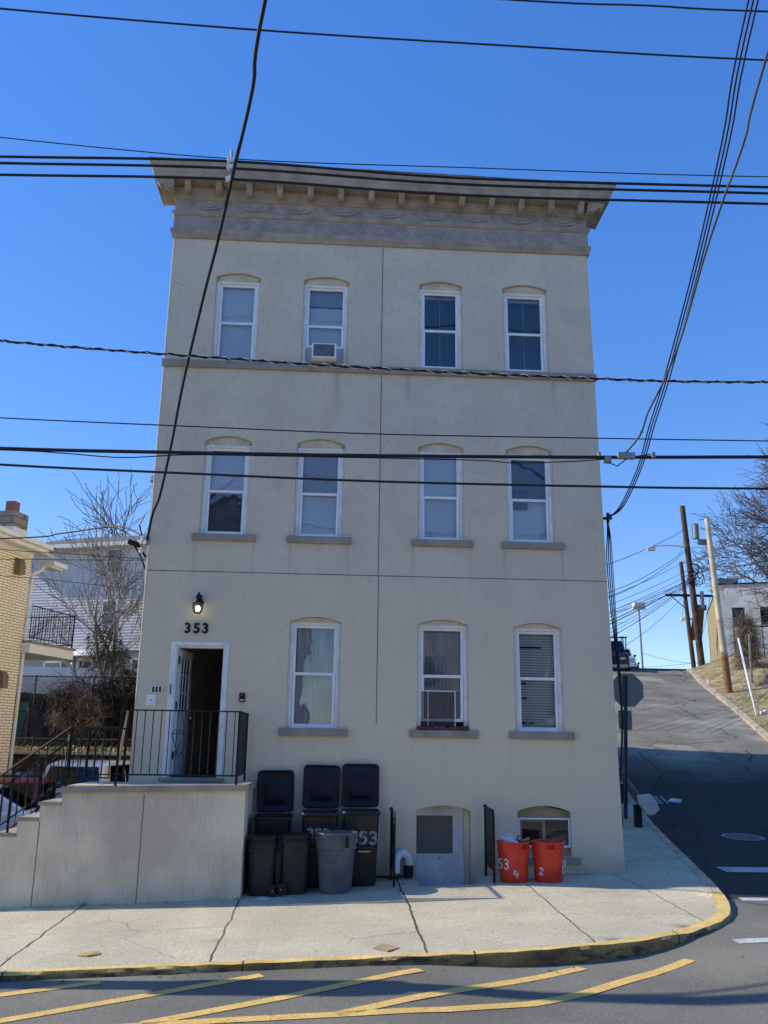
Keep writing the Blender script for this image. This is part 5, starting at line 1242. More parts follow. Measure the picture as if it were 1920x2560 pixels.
# vines, brush and ivy: many small leaves and twigs spread in a volume
def brush(name,m,n,fn,seed,size=(.03,.08),twigs=0,tm=None,label=None,cat=None,kind=None,tl=(.2,.6)):
    rng=random.Random(seed); mb=MB(); cx=Vector((0,0,0))
    for i in range(n):
        p=Vector(fn(rng)); s=rng.uniform(*size); a=rv(rng).normalized(); b=a.orthogonal().normalized(); c=a.cross(b)
        mb.add([p-b*s,p+c*s*.5,p+b*s,p-c*s*.5],[(0,1,2,3)]); cx+=p
    cx/=max(1,n)
    if label:
        T=empty(name,tuple(cx),label,cat); build('leaves',mb,m,T,fix=False)
        if twigs:
            tb=MB()
            for i in range(twigs):
                p=Vector(fn(rng)); d=(rv(rng)+Vector((0,0,-.3))).normalized(); q=p+d*rng.uniform(*tl); q2=q+(d+rv(rng,.5)+Vector((0,0,-.4))).normalized()*rng.uniform(*tl)*.6
                tb.tube([p,q,q2],[.009,.007,.004],3,False)
            build('stems',tb,tm or m,T,fix=False)
        return T
    o=build(name,mb,m,fix=False,kind=kind); return o
def vol(x0,x1,y0,y1,zf0,zf1,bump=.25,seed=0):
    def f(r):
        x=r.uniform(x0,x1); zt=zf1(x)+bump*noise.noise(Vector((x*1.5,seed,0))); z=zf0(x)+(zt-zf0(x))*r.random()**.8
        y=r.uniform(y0,y1)+.3*noise.noise(Vector((x*1.2,z*1.2,seed))); return (x,y,z)
    return f
brush('ivy_mass',IVY,14000,vol(-8.2,1.2,16.0,17.1,lambda x:1.35,lambda x:min(4.2,2.9+(x+9.2)*.75),.5,3),1,(.04,.09),500,TWIG,'dark ivy covering the retaining wall beside the beige building','ivy')
brush('brush_pile',DRYV,1500,vol(-9.3,-7.8,15.5,16.3,lambda x:1.9+.5*abs(x+8.3),lambda x:3.3-.5*abs(x+8.2),.5,9),2,(.025,.06),700,DRYV,'dry tan vine clump hanging off the retaining wall','dry vine',tl=(.15,.45))
brush('brush_pile',TWIG,1500,vol(-9.8,-4.8,16.2,16.9,lambda x:2.9,lambda x:min(4.4,3.3+(x+9.8)*.5),.5,13),4,(.02,.05),700,TWIG,'brown tangled brush on top of the tall retaining wall','brush',tl=(.3,.9))
brush('brush_pile',IVY,900,vol(-9.1,-7.6,17.5,18.6,lambda x:4.3,lambda x:6.0-.9*abs(x+8.6),.5,23),6,(.03,.06),300,TWIG,'leafy evergreen vine climbing the bare tree','vine',tl=(.2,.6))
brush('hedge_strip',GBLADE,2600,vol(-11,-4.5,14.1,16.,lambda x:1.38,lambda x:1.6,.1,33),8,(.03,.08),0,kind='stuff')
brush('brush_pile',TWIG,2600,vol(-12,-4,13.2,13.8,lambda x:-.3,lambda x:1.25,.4,43),9,(.03,.07),350,TWIG,'brown undergrowth against the low retaining wall','brush')

# ------------------------------------------------------------------ cars
def car(loc,rz,paint,label,kind='sedan',scale=1.,name='parked_car',rack=False):
    C=empty(name,(0,0,0),label,'car')
    if kind=='sedan': Lb=[(-2.25,.55),(-2.3,.75),(-2.2,.92),(-1.55,.98),(.75,.95),(1.9,.80),(2.2,.62),(2.25,.45),(2.15,.25),(-2.15,.28)]; Gb=[(-1.75,.94),(-.95,1.38),(-.3,1.45),(.25,1.42),(1.15,.92)]
    elif kind=='suv': Lb=[(-2.25,.5),(-2.32,.8),(-2.28,1.08),(-1.9,1.12),(1.0,1.08),(2.1,.98),(2.3,.75),(2.3,.45),(2.2,.3),(-2.2,.32)]; Gb=[(-2.22,1.07),(-1.98,1.68),(-1.4,1.78),(.2,1.76),(.6,1.66),(1.25,1.05)]
    else: Lb=[(-2.7,.6),(-2.75,.8),(-2.7,1.2),(-.6,1.22),(1.2,1.2),(2.6,1.15),(2.75,.9),(2.75,.5),(2.6,.4),(-2.65,.45)]; Gb=[(-.7,1.2),(-.6,1.85),(-.3,1.92),(.6,1.9),(1.5,1.18)]
    W2=.9 if kind!='pickup' else .98
    def sect(P,hw,zc,tum):
        # cross-section loft in y
        rings=[]
        for yy,in_ in ((-hw,1),(-hw*.93,.0),(0,-.0),(hw*.93,.0),(hw,1)):
            rings.append([(x*(1-.015*in_),yy*(1-tum*max(0,(z-zc)))+0,z-(.03*in_ if z>zc else 0)) for x,z in P])
        return rings
    b=MB(); b.loft(sect(Lb,W2,.9,.0)); body=build('body',b,paint,C,smooth=True,bevel=.03)
    g=MB(); g.loft(sect(Gb,W2*.92,Gb[0][1],.22)); build('cabin',g,paint,C,smooth=True,bevel=.02)
    zc=Gb[0][1]; top=max(z for x,z in Gb)
    xs_=[x for x,z in Gb]; 
    # side windows
    for sy in (-1,1):
        for (xa,xb_) in (((Gb[0][0]+.5),(Gb[0][0]+Gb[-1][0])/2-.05),((Gb[0][0]+Gb[-1][0])/2+.03,Gb[-1][0]-.38)):
            def yv(z): return sy*(W2*.92*(1-.22*(z-zc))+.006)
            q=MB(); lo=zc+.05; hi=top-.12
            sl0=.18 if xa<(Gb[0][0]+Gb[-1][0])/2-.3 else 0; sl1=.42 if xb_>0.2 else 0
            q.add([(xa,yv(lo),lo),(xb_,yv(lo),lo),(xb_-sl1,yv(hi),hi),(xa+sl0,yv(hi),hi)],[(0,1,2,3)]); build('side_window',q,CARGL,C,fix=False)
    def glassend(i,j,name,off):
        (x0,z0),(x1,z1)=Gb[i],Gb[j]; q=MB(); hw0=W2*.80; hw1=W2*.92*(1-.22*(z1-zc))-.12
        a=Vector((x0,0,z0)); b_=Vector((x1,0,z1)); d=b_-a; a2=a+d*.12; b2=a+d*.92; o_=Vector((off,0,.012))
        q.add([(a2.x+o_.x,-hw0,a2.z+.012),(a2.x+o_.x,hw0,a2.z+.012),(b2.x+o_.x,hw1,b2.z+.012),(b2.x+o_.x,-hw1,b2.z+.012)],[(0,1,2,3)]); build(name,q,CARGL,C,fix=False)
    glassend(0,1,'rear_window',-.012); glassend(-1,-2,'windshield',.012)
    for sy in (-1,1):
        for wx in (Lb[0][0]+.85,Lb[7][0]-.85):
            w=MB(); R_=.33 if kind=='sedan' else .37; 
            w.add([(wx+R_*cos(t*2*pi/20),sy*(W2-.17)+dy,R_+R_*sin(t*2*pi/20)) for dy in (-.11,.11+.07*0) for t in range(20)],[tuple(range(20)),tuple(range(20,40))]+[(t,(t+1)%20,(t+1)%20+20,t+20) for t in range(20)])
            w.v=[(x,y+sy*.08,z) for x,y,z in w.v]; WH=build('wheel',w,RUB,C); h=MB().add([(wx+R_*.6*cos(t*2*pi/14),sy*(W2+.025),R_+R_*.6*sin(t*2*pi/14)) for t in range(14)],[tuple(range(14))]); build('rim',h,CHROME,WH,fix=False)
        zt_=.78 if kind=='sedan' else .95
        build('headlight',MB().box(Lb[6][0]-.1,Lb[6][0]+.03,sy*.55-.16,sy*.55+.2,zt_-.16,zt_-.02),HEADL,C,bevel=.02); build('tail_light',MB().box(Lb[1][0]-.02,Lb[1][0]+.12,sy*.68-.14,sy*.68+.14,zt_-.02,zt_+.2),TAIL,C,bevel=.02)
        build('mirror',MB().box(Gb[-1][0]-.5,Gb[-1][0]-.38,sy*(W2+.1)-.09,sy*(W2+.1)+.07,zc+.02,zc+.17),BLACK,C,bevel=.02)
    build('bumper',MB().box(Lb[8][0]-.02,Lb[7][0]+.07,-W2*.9,W2*.9,.3,.52).box(Lb[0][0]-.07,Lb[-1][0]+.05,-W2*.9,W2*.9,.3,.52),paint if kind!='pickup' else CHROME,C,bevel=.04)
    build('grille',MB().box(Lb[6][0]+.02,Lb[6][0]+.045,-.4,.4,.52,.72 if kind!='pickup' else 1.0),BLACK,C); build('licence_plate',MB().box(Lb[1][0]-.035,Lb[1][0]-.01,-.2,.2,.62,.75),PAPER,C)
    if rack:
        r=MB()
        for x in (-2.2,-.75,1.3):
            for sy in (-1,1): r.box(x-.03,x+.03,sy*.92-.03,sy*.92+.03,1.2,2.1)
            r.box(x-.03,x+.03,-.98,.98,2.08,2.14)
        for sy in (-1,1): r.box(-2.6,2.2,sy*.92-.03,sy*.92+.03,2.12,2.18)
        build('ladder_rack',r,BLACK,C)
    C.location=loc; C.rotation_euler=rz if isinstance(rz,tuple) else (0,0,rz); C.scale=(scale,)*3; return C
car((-7.45,3.3,-.42),pi+.13,CARW,'white sedan parked side on behind the stoop steps')
car((-6.05,9.7,-.42),pi/2-.1,CARW,'white SUV with dark tinted glass behind the stoop railing','suv')
car((-8.7,9.8,-.45),-pi/2-.15,CARB,'dark blue car facing out between the sedan and the SUV')
car((-7.35,7.0,-.45),pi/2+.1,CARR,'maroon car tail seen between the stair railings','sedan')
sl_h=math.atan((hill(40)-hill(36))/4)
car((17.75,41.5,6.5),(0,.12,-pi/2-.24),CARK,'black pickup with ladder rack parked at the top of the hill','pickup',rack=True)
car((20.45,48.0,6.80),(0,0,-pi/2-.24),CARW,'white car parked behind the black pickup on the hilltop','suv',1.05)
car((22.95,54.5,6.85),(0,0,-pi/2-.24),CARK,'dark car last in the row at the hilltop','suv',1.05)

# ------------------------------------------------------------------ right background
def pole(name,base,top,r0,r1,m,label,group=None,cat='utility pole'):
    P=empty(name,base,label,cat,group); build('shaft',MB().tube([base,tuple(Vector(base).lerp(Vector(top),.5)),top],[r0,(r0+r1)/2,r1],14),m,P,smooth=True); return P
P1=pole('utility_pole',(23.6,41,6.3),(23.05,41,17.5),.23,.17,POLEB,'tall brown utility pole carrying the street lamp at the hilltop')
arm=MB().tube([(23.2,41,14.65),(22.2,41,14.78),(21.1,41,14.72),(20.95,41,14.62)],.05,8); build('lamp_arm',arm,PVC,P1); build('lamp_head',MB().loft([rrect(20.98,41,.2,.25,.05,14.72),rrect(20.7,41,.6,.34,.1,14.52),rrect(20.72,41,.55,.3,.1,14.38)]),PVC,P1,smooth=True)
build('transformer',MB().lathe((23.75,40.8,15.2),[(.0,0),(.22,.02),(.22,1.),(.15,1.06),(.0,1.08)],12),GREYP,P1,smooth=True)
build('junction_box',MB().box(23.9,24.7,40.7,41,14.85,15.2),GREYP,P1,bevel=.03); build('junction_box',MB().box(23.75,23.95,40.7,40.9,10.6,11.7),GREYP,P1,bevel=.03)
coil=MB()
rng=random.Random(5)
for i in range(14):
    cz=12.8+rng.uniform(-.5,.6); cx_=23.45+rng.uniform(-.2,.35); rr_=rng.uniform(.18,.42); ph=rng.uniform(0,6)
    coil.tube([(cx_+rr_*cos(t*2*pi/12+ph),40.75+.15*sin(t+ph),cz+rr_*1.1*sin(t*2*pi/12+ph)) for t in range(13)],.022,4)
build('wire_tangle',coil,CABLE,P1,fix=False)
P2=pole('utility_pole',(24.3,44,6.5),(23.9,44,14.3),.16,.13,POLEB,'second brown utility pole with crossarm, close behind the tall one')
build('crossarm',MB().box(22.6,25.9,43.8,43.95,11.85,12.0).tube([(22.9,43.8,11.9),(24.1,43.9,10.9)],.03,5),BLACK,P2)
P3=pole('utility_pole',(19.6,28.5,4.2),(19.17,28.5,13.4),.185,.13,POLEP,'pale leaning timber pole standing on the grass bank')
kk=MB()
for z in (4.9,5.6,6.4,8.,9.7,11.3): kk.lathe((19.55-.045*(z-4.4)-.12,28.38,z),[(.0,0),(.03,.03),(.0,.07)],6)
build('knot',kk,POLEB,P3)
P4=empty('floodlight_pole',(29.9,70,7),'slender floodlight mast beyond the hilltop','light mast'); build('shaft',MB().tube([(29.9,70,6.5),(29.85,70,15.0)],[.13,.08],8),GREYP,P4); build('lamp_head',MB().box(29.2,30.5,69.8,70.2,14.85,15.05).box(29.3,30.4,69.6,70.4,15.05,15.5),WHITEP,P4,bevel=.04)
LM=empty('street_lamp',(30.4,60,6.7),'small far street lamp head left of the brown poles','street lamp'); build('shaft',MB().tube([(31.6,60,6.5),(31.5,60,12.4),(30.6,60,12.7)],.08,6),GREYP,LM); build('lamp_head',MB().box(30.0,30.7,59.8,60.2,12.45,12.7),WHITEP,LM,bevel=.05)
# white building
WBd=empty('white_building',(29,50,7),'white stucco building with dark windows beyond the grass bank','building')
# front faces the camera, side runs up the hill
fx0,fx1,fy=27.35,38.,46.
WR=Matrix.Translation((fx0,fy,0))@Matrix.Rotation(radians(-20),4,'Z')@Matrix.Translation((-fx0,-fy,0))
def wrot(mb): mb.v=[tuple(WR@Vector(v)) for v in mb.v]; return mb
f_=plate([(fx0,5.5),(fx1,5.5),(fx1,13.1),(fx0,13.1)],[[(28.1,10.2),(28.95,10.2),(28.95,11.45),(28.1,11.45)],[(29.95,10.2),(30.8,10.2),(30.8,11.45),(29.95,11.45)],[(32.0,10.2),(32.9,10.2),(32.9,11.45),(32.0,11.45)]],.3,fy)
build('front_wall',wrot(f_),WSTUC,WBd)
for x0 in (28.1,29.95,32.0):
    Wn=build('window',wrot(MB().box(x0-.05,x0+.95,fy-.02,fy+.02,10.12,10.2)),TRIM,WBd); build('pane',wrot(MB().box(x0,x0+.9,fy+.15,fy+.17,10.2,11.45)),BLINDK,Wn); build('glass',wrot(MB().quad((x0,fy+.14,10.2),(x0+.9,fy+.14,10.2),(x0+.9,fy+.14,11.45),(x0,fy+.14,11.45))),DGLASS,Wn,fix=False)
sd=MB(); sd.box(fx0-.01,fx0+.2,fy+.301,fy+16,5.5,13.05)
for i in range(26): sd.box(fx0-.05,fx0-.011,fy+.3+i*.6,fy+.38+i*.6,5.5,12.95)
build('side_wall',wrot(sd),SIDINGL,WBd)
build('roof_edge',wrot(MB().box(fx0-.06,fx1,fy-.06,fy+16,13.1,13.2)),BLACK,WBd)
build('shop_awning',MB().add([(27.5,49,12.0),(26.6,49,11.7),(27.6,52.5,9.8),(28.6,52.5,10.0)],[(0,1,2,3)]).box(26.9,27.6,48.9,49.1,11.7,12.1),POLEB,WBd,fix=False)
build('roof_unit',MB().box(28.2,29.8,48,49.5,13.2,14.0),GREYP,WBd,bevel=.05)
T=tree('bare_tree',(33.2,41,7.2),16,.44,6,'large bare spreading tree at the right edge',77,BARK,3,(24,54),(.62,.84),.17,.015,.018,1,lean=(-.06,0,0),tilt=(-.17,0,1),ln0=5.2)
tree('bare_tree',(35.5,52,7.2),17,.3,5,'second bare tree behind the large one at the right edge',82,BARK,2,(24,50),(.62,.86),.13,.03,.02,1,lean=(-.03,0,0),ln0=5.5)
tree('bare_tree',(27,78,7),3.0,.08,4,'tiny bare treetops just above the hill crest',88,BARK,3,(20,40),(.6,.85),.12,.05,.02,3)
# bank furniture
RA=empty('iron_railing',(26,38,7.4),'black pipe railing in front of the white building','railing')
m=MB().tube([(24.5,38,9.1),(31,38,9.15)],.04,6).tube([(24.5,38,6.8),(24.5,38,9.1)],.045,6)
for x in (26.3,28.0,29.5): m.tube([(x,38,6.9),(x,38,9.1)],.03,5)
build('frame',m,BLACK,RA)
m=MB(); rng=random.Random(9)
for i in range(9): m.box(24.65+i*.10,24.72+i*.10,37.9,37.93,7.,8.4+rng.uniform(-.3,.3))
build('wooden_gate',m,POLEB,loc=(25,37.9,7),label='narrow weathered brown board gate under the pipe railing',cat='gate')
def vine(r):
    z=r.random()**.8; a=r.uniform(0,2*pi); rad=(.35+.45*(1-z))*(.5+.5*r.random())+.15*noise.noise(Vector((z*5,a,0)))
    return (23.35+.05*z+rad*cos(a),34+rad*sin(a)*.8,6.1+2.9*z)
brush('vine_column',DRYV,1500,vine,51,(.02,.06),1300,DRYV,'dry brown vine smothering a stump in front of the white building','dry vine',tl=(.3,.9))
def bush(r):
    x=r.uniform(22.2,27.); x0=(x-22.2)/4.8; return (x,30+r.uniform(-.6,.6),4.9+(.4+1.3*x0+.5*noise.noise(Vector((x*1.3,0,7))))*r.random()**.7)
brush('dark_bush',TWIG,4200,bush,52,(.03,.08),700,TWIG,'dark tangled shrub behind the rocks at the right edge','bush',tl=(.2,.7))
def rock(name,c,s,label,seed):
    b=bmesh.new(); bmesh.ops.create_icosphere(b,subdivisions=3,radius=1); mb=MB()
    for v in b.verts:
        p=v.co.copy(); p*=1+.35*noise.noise(p*1.3+Vector((seed,0,0)))+.12*noise.noise(p*3.7); v.co=p
    mb.add([(c[0]+v.co.x*s[0],c[1]+v.co.y*s[1],c[2]+v.co.z*s[2]) for v in b.verts],[tuple(v.index for v in f.verts) for f in b.faces]); b.free()
    return build(name,mb,mat('rock_'+str(seed),(.22,.19,.15),.95,.3,2,.2,20,.5,10),loc=c,label=label,cat='rock',group='rocks on the bank')
rock('rock',(21.7,29.,4.75),(.6,.5,.42),'large rounded rock at the foot of the dark shrub',1)
rock('rock',(21.0,29.6,4.75),(.35,.3,.22),'small rock left of the large one on the bank',2)
rock('rock',(22.8,28.9,4.75),(.5,.4,.3),'flat rock right of the large one on the bank',3)
build('leaning_pipe',MB().tube([(19.6,27,7.0),(18.5,24,4.6),(17.75,22,3.2)],[.05,.045,.02],6),PVC,loc=(18.,22,3.2),label='long white pipe leaning over the bank beside the pale pole',cat='pipe')
build('fence_pole',MB().tube([(21.5,30,4.7),(21.6,30,7.6)],.06,6),BARKL,loc=(21.5,30,4.7),label='straight tan timber post beside the dry vine column',cat='post')
for i,(x,y) in enumerate(((18.3,22.6),(18.6,22.9),(20.6,33.2))): 
    z=bank_z(x,y); build('litter_scrap',MB().loft([rrect(x,y,.16,.12,.03,z-.02),rrect(x+.02,y,.18,.14,.03,z+.06),rrect(x,y,.08,.05,.02,z+.1)]),PAPER,loc=(x,y,z),label=['crumpled white litter at the foot of the leaning pipe','smaller white litter next to the crumpled one','white scrap alone high on the grass bank'][i],cat='litter')
build('blue_tarp',MB().add([(29.6,37.6,7.8),(31.5,37.6,7.7),(31.5,37.6,8.7),(29.8,37.6,8.5)],[(0,1,2,3)]),BLUE,loc=(30.5,37.6,8),fix=False,label='blue tarp behind the pipe railing at the right edge',cat='tarp')
# dry grass blades on the bank
rng=random.Random(12); gb=MB()
for i in range(24000):
    y=rng.uniform(15,43); x=curb_right_x(y)+.3+rng.random()**1.3*9; 
    if noise.noise(Vector((x*.7,y*.7,3)))<-.25: continue
    z=bank_z(x,y)-.01; h=rng.uniform(.03,.10); a=rng.uniform(0,6.28); w_=.012; lx=rng.uniform(-.05,.05)
    gb.add([(x-w_*cos(a),y-w_*sin(a),z),(x+w_*cos(a),y+w_*sin(a),z),(x+lx,y+rng.uniform(-.05,.05),z+h)],[(0,1,2)])
build('grass',gb,GBLADE,kind='stuff',fix=False)

# ------------------------------------------------------------------ utility poles outside the frame that carry the wires
def side_pole(x,y,zb,h,label):
    P=pole('utility_pole',(x,y,zb),(x,y,zb+h),.18,.13,POLEB,label); build('crossarm',MB().box(x-.06,x+.06,y-1.1,y+1.1,zb+h-.9,zb+h-.78),POLEB,P); return P
PL=side_pole(-7.0,-4.3,-.5,13.6,'brown utility pole on the kerb left of the stoop steps'); build('equipment_box',MB().box(-7.28,-6.75,-4.6,-4.12,3.2,4.6),GREYP,PL,bevel=.02)
build('transformer',MB().lathe((-7.0,-4.75,8.0),[(.0,0),(.25,.02),(.25,.95),(.0,1.02)],14),GREYP,PL,smooth=True)
PR=side_pole(13.2,-4.6,-.4,13.6,'brown utility pole across the mouth of the hill road')
PC=side_pole(2.4,-18.5,.2,13.8,'brown utility pole on the photographer side of the street')

# ------------------------------------------------------------------ wires
def wire(pts,r,label,m=CABLE,group=None,sides=6,name='overhead_wire',k=6,sm=True):
    P=[Vector(p) for p in pts]; r=r*.82; Q=smoothpath([tuple(p) for p in P],k) if sm else P
    mb=MB().tube([tuple(q) for q in Q],r,sides); return build(name,mb,m,loc=tuple(P[0]),smooth='all',fix=False,label=label,cat='wire',group=group)
X0,X1=-7.0,13.2; YW=-4.4
wire([(X0,YW,12.05),(-5.01,YW,11.93),(-1.34,YW,11.81),(2.36,YW,11.78),(6.15,YW,11.78),(X1,YW,11.95)],.017,'topmost full width wire, high in the sky above the roof')
wire([(X0,YW-.6,12.9),(-3,YW,12.7),(2.44,YW,12.6),(4.4,YW,12.64),(6.24,YW,12.66),(X1,YW,12.9)],.017,'short wire crossing only the top right corner of the sky')
wire([(X0,YW,10.0),(-4.75,YW,9.82),(-1.61,YW,9.66),(1.59,YW,9.70),(5.96,YW,9.79),(X1,YW,10.1)],.009,'thin wire just above the three parallel roofline wires')
wire([(X0,YW,9.45),(-4.71,YW,9.52),(-1.62,YW,9.62),(1.59,YW,9.53),(5.94,YW,9.62),(X1,YW,9.8)],.022,'upper of the three thick parallel wires at the roofline',group='three parallel roofline wires')
wire([(X0,YW,9.36),(-4.70,YW,9.42),(-1.61,YW,9.51),(1.59,YW,9.43),(5.93,YW,9.52),(X1,YW,9.7)],.022,'middle of the three thick parallel wires at the roofline',group='three parallel roofline wires')
wire([(X0,YW,9.18),(-4.68,YW,9.24),(-1.61,YW,9.34),(1.59,YW,9.26),(5.92,YW,9.35),(X1,YW,9.5)],.022,'lower of the three thick parallel wires at the roofline',group='three parallel roofline wires')
SPc=empty('wire_spacer',(-1.62,YW,9.6),'grey insulated spacer clamping the three roofline wires','wire spacer')
build('body',MB().tube([(-1.62,YW,9.28),(-1.60,YW,9.5),(-1.62,YW,9.80)],[.015,.03,.018],6),GREYP,SPc); [build('clamp',MB().box(-1.67,-1.57,YW-.03,YW+.03,q0,q0+.07),PVC,SPc,bevel=.01) for q0 in (9.60,9.49,9.30)]
tw=[(X0,YW,7.0),(-4.38,YW,6.82),(-2.27,YW,6.72),(.54,YW,6.63),(3.28,YW,6.60),(5.65,YW,6.64),(X1,YW,6.95)]
Wt=wire(tw,.015,'twisted wire with pale lashing along the belt course')
TQ=smoothpath(tw,8); hx=MB(); pts=[]; acc=0.
LL=[]; 
for i in range(len(TQ)-1):
    d=(TQ[i+1]-TQ[i]).length; n_=max(1,int(d/.022))
    for t in range(n_): q=TQ[i].lerp(TQ[i+1],t/n_); LL.append((q,acc+d*t/n_))
    acc+=d
hx.tube([(q.x,q.y+.015*sin(s_*2*pi/.30),q.z+.015*cos(s_*2*pi/.30)) for q,s_ in LL],.008,5); h2=build('second_strand',hx,CABLE,Wt,fix=False,smooth='all')
hx=MB(); hx.tube([(q.x,q.y-.018*sin(s_*2*pi/.26),q.z+.02*cos(s_*2*pi/.26)) for q,s_ in LL],.0045,4); build('lashing_wire',hx,PVC,Wt,fix=False,smooth='all')
wire([(X0,YW,5.85),(-4.26,YW,5.78),(-1.97,YW,5.75),(.49,YW,5.73),(3.25,YW,5.77),(5.57,YW,5.81),(X1,YW,5.95)],.010,'thin wire above the thick cable at second floor windows')
wire([(X0,YW,5.42),(-4.21,YW,5.38),(-1.94,YW,5.40),(.49,YW,5.44),(3.23,YW,5.51),(5.55,YW,5.59),(X1,YW,5.85)],.028,'thick bundled cable crossing the second floor window heads')
wire([(X0,YW,5.34),(-4.2,YW,5.36),(-3.4,YW,5.34),(-2.7,YW,5.31),(-1.95,YW,5.37),(-1.,YW,5.39),(1.6,YW,5.42),(2.2,YW,5.40),(2.9,YW,5.44),(3.4,YW,5.49)],.009,'thin slack line lashed under the thick bundled cable')
wire([(X0,YW,5.28),(-4.18,YW,5.17),(-1.92,YW,5.13),(.5,YW,5.10),(3.22,YW,5.12),(5.51,YW,5.16),(X1,YW,5.35)],.019,'lowest full width cable, across the second floor windows')
bx=MB().box(3.55,3.78,YW-.05,YW+.03,5.50,5.58).box(3.38,3.47,YW-.04,YW+.04,5.44,5.52).box(3.30,3.34,YW-.03,YW+.03,5.52,5.58).box(4.0,4.05,YW-.03,YW+.03,5.52,5.60)
SX=empty('cable_splice',(3.6,YW,5.54),'small splice box and clamps on the thick bundled cable','splice box'); build('box',bx,GREYP,SX,bevel=.008); build('jumper',MB().tube([(3.4,YW,5.46),(3.55,YW,5.40),(3.7,YW,5.52),(4.02,YW,5.58)],.008,5),CABLE,SX)
wire([(-3.27,-.05,5.23),(-3.12,-.5,5.57),(-2.94,-.9,5.79),(-2.66,-1.7,6.41),(-2.38,-2.6,7.06),(-1.96,-3.8,7.88),(-1.67,-4.7,8.21),(-1.38,-5.7,8.54),(-1.07,-6.8,8.81),(-.83,-8.0,8.95),(.6,-13,10.3),(2.4,-18.5,12.6)],.026,'thick black service cable sweeping diagonally down to the left corner of the building')
for i in range(3):
    B_=[(4.84,.1,5.89),(4.87+.03*i,-.5,5.95),(4.94+.035*i,-1.3,6.42),(4.88+.04*i,-2.1,6.86),(4.82+.04*i,-3.,7.30),(4.65+.04*i,-4.7,8.18),(4.44+.045*i,-6.2,8.95),(4.16+.05*i,-7.6,9.56),(3.3+.06*i,-13,11.6),(2.45,-18.4,13.2)]
    wire(B_,.013,['left strand of the three wire bundle rising from the right corner','middle strand of the three wire bundle rising from the right corner','right strand of the three wire bundle rising from the right corner'][i],group='three wire bundle at the right')
wire([(3.63,YW,5.54),(3.8,-4.6,5.76),(3.85,-4.8,6.0),(3.98,-5.1,6.34),(4.07,-5.5,6.75),(4.13,-6.1,7.39),(4.16,-6.6,7.79),(4.18,-7.2,8.17),(4.06,-8.0,8.50),(3.3,-13,9.9),(2.5,-18.4,11.5)],.016,'grey drop cable rising from the splice box to the right edge',CABLEG)
wire([(-14,4,5.7),(-6.53,2,5.62),(-5.24,1.5,5.64),(-4.34,1.0,5.66),(-3.82,.6,5.58),(-3.3,.1,5.27)],.018,'black service wire from the left edge to the corner mast')
wire([(-4.3,.9,5.66),(-3.99,.6,5.57),(-3.75,.5,5.45),(-3.4,.1,5.15)],.014,'short looped wire below the corner mast')
wire([(-12,6.5,6.6),(-8.03,6,6.22),(-6.62,6,6.17),(-4.5,6,6.07),(-1.9,6,6.0)],.010,'upper thin wire crossing the clapboard house',group='thin wires across the clapboard house')
wire([(-12,6.5,5.9),(-8.,6,5.98),(-6.28,6,6.01),(-4.5,6,6.05),(-1.9,6,6.1)],.010,'middle thin wire crossing the clapboard house',group='thin wires across the clapboard house')
wire([(-12,6.5,5.9),(-7.96,6,5.59),(-6.55,6,5.5),(-4.5,6,5.32),(-1.9,6,5.2)],.008,'lower thin wire crossing the clapboard house',group='thin wires across the clapboard house')
# drop bundle down the right corner
for i,(o,rr_) in enumerate(((0,.012),(.035,.012),(.07,.012),(.10,.009))):
    wire([(4.84,.15,5.88),(4.87+o*.6,.3,5.6),(4.84+o,.3,5.2),(4.86+o*.9,.3,4.4),(4.91+o*.5,.3,3.6),(4.95+o*.3,.3,2.95),(4.955+o*.2,.3,2.3),(4.90+o*.2,.3,1.6),(4.86+o*.1,.3,1.2),(4.9,.35,.6)],rr_,['outermost','second','third','thinnest'][i]+' hanging cable of the bundle down the right corner',group='cables hanging down the right corner')
# distant wires fanning out from the brown poles
rng=random.Random(17)
def far_wire(a,b,sag,r=.014):
    a=Vector(a);b=Vector(b); P=[]
    for k in range(9):
        t=k/8; p=a.lerp(b,t); p.z-=sag*4*t*(1-t); P.append(tuple(p))
    wire(P,r,'thin service wire fanning left from the brown utility poles',group='service wires fanning from the hilltop poles',sides=4,k=2)
for za,yb,zb,sg in ((16.0,20,7.5,.4),(14.7,20,6.6,.8),(14.6,20,6.4,.9),(13.9,20,6.0,.3),(13.2,20,5.6,.2),(12.9,20,5.3,.25),(12.6,20,5.0,.2),(12.6,22,4.8,.3),(12.5,22,4.7,.35),(12.4,24,4.6,.3),(12.4,24,4.5,.5),(12.3,24,4.2,.5),(12.2,26,4.2,.7),(12.4,26,3.9,.7)):
    far_wire((23.3,41,za),(7.2,yb,zb+.4),sg,.02 if za>14 else .016)
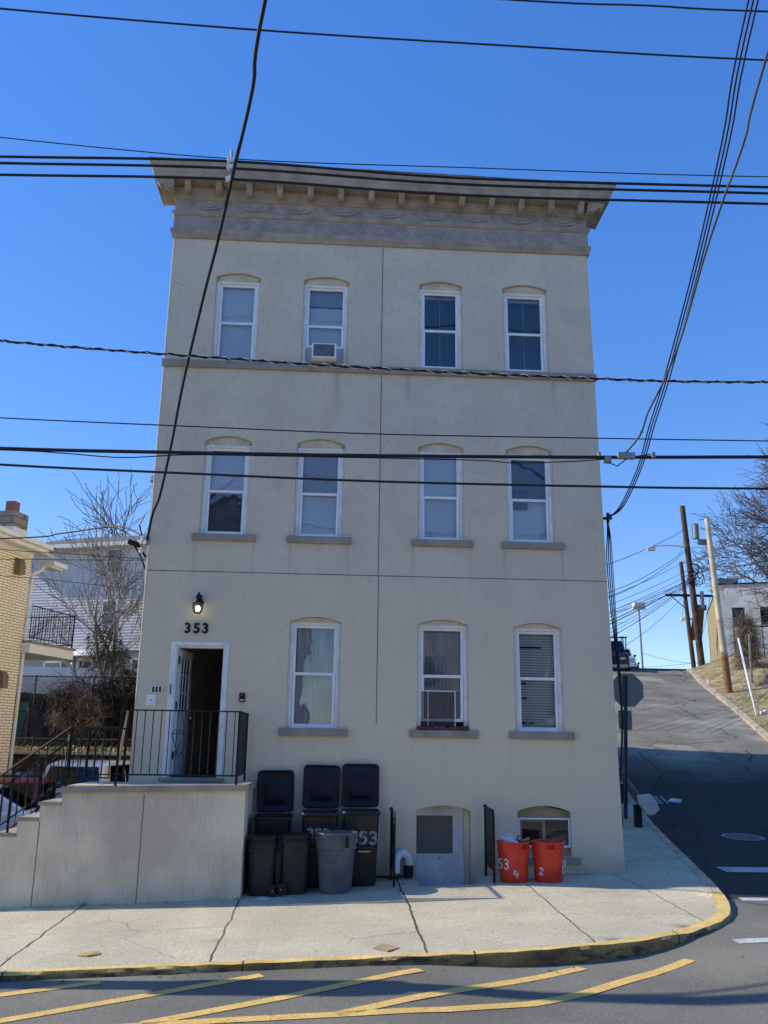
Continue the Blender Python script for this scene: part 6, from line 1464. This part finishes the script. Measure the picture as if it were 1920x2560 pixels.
for a,b,sg in (((24,44,12),(10,30,5.4),1.2),((22.7,44,11.9),(6,40,9.8),1.2),((23.3,41,12.4),(11,62,8.2),.2),((23.3,41,12.2),(14,62,8.0),.1),((23.3,41,12.5),(10,60,9.0),.5),((25.2,60,12.2),(8,56,10.6),.3),((25.2,60,10.2),(8,60,10.0),.1),((25,60,10.0),(8,60,9.7),.1),((25,60,9.6),(8,60,9.2),.15),((29.9,70,10.6),(38,66,9.8),.7),((24,44,12.3),(30,60,12.2),.2),((23.3,41,16.2),(27,52,16.5),.2),((25.8,44,12),(28,52,9.5),.5),((24,44,10.5),(27,50,9.6),.5),((30,70,9.2),(40,60,10.5),.3)):
    far_wire(a,b,sg,.018)
P=MB()

# houses across the street, behind the photographer, seen mirrored in the window panes
def across(x0,x1,ze,zr,wallm,label):
    H=empty('house_across',((x0+x1)/2,-30,.5),label,'house'); y0,y1=-36.,-27.
    w_=MB().box(x0,x1,y0,y1,0,ze); xm=(x0+x1)/2
    w_.add([(x0,y1,ze),(x1,y1,ze),(xm,y1,zr)],[(0,1,2)]).add([(x0,y0,ze),(x1,y0,ze),(xm,y0,zr)],[(0,1,2)]); build('wall',w_,wallm,H)
    r=MB().add([(x0-.4,y1+.4,ze-.15),(xm,y1+.4,zr+.12),(xm,y0-.4,zr+.12),(x0-.4,y0-.4,ze-.15)],[(0,1,2,3)]).add([(x1+.4,y1+.4,ze-.15),(xm,y1+.4,zr+.12),(xm,y0-.4,zr+.12),(x1+.4,y0-.4,ze-.15)],[(0,1,2,3)]); build('roof',r,ROOFG,H,fix=False)
    for zz in (1.8,4.6,7.4):
        if zz+1.4>ze: continue
        for k in range(3):
            cx=x0+(x1-x0)*(k+.5)/3; W_=build('window',MB().box(cx-.5,cx+.5,y1,y1+.05,zz-.05,zz+1.45),VINYL,H); build('pane',MB().box(cx-.42,cx+.42,y1+.05,y1+.06,zz,zz+1.4),BLINDK,W_)
across(-9.5,-1.5,9.6,13.6,GSTUC,'grey gabled house across the street, left one')
across(.5,8.5,8.4,11.8,SIDING,'clapboard gabled house across the street, right one')
across(9.5,17.5,9.0,12.6,RETW,'dark brick gabled house across the street, far right')
across(-20,-11,8.4,11.8,SIDINGL,'cream gabled house across the street, far left')
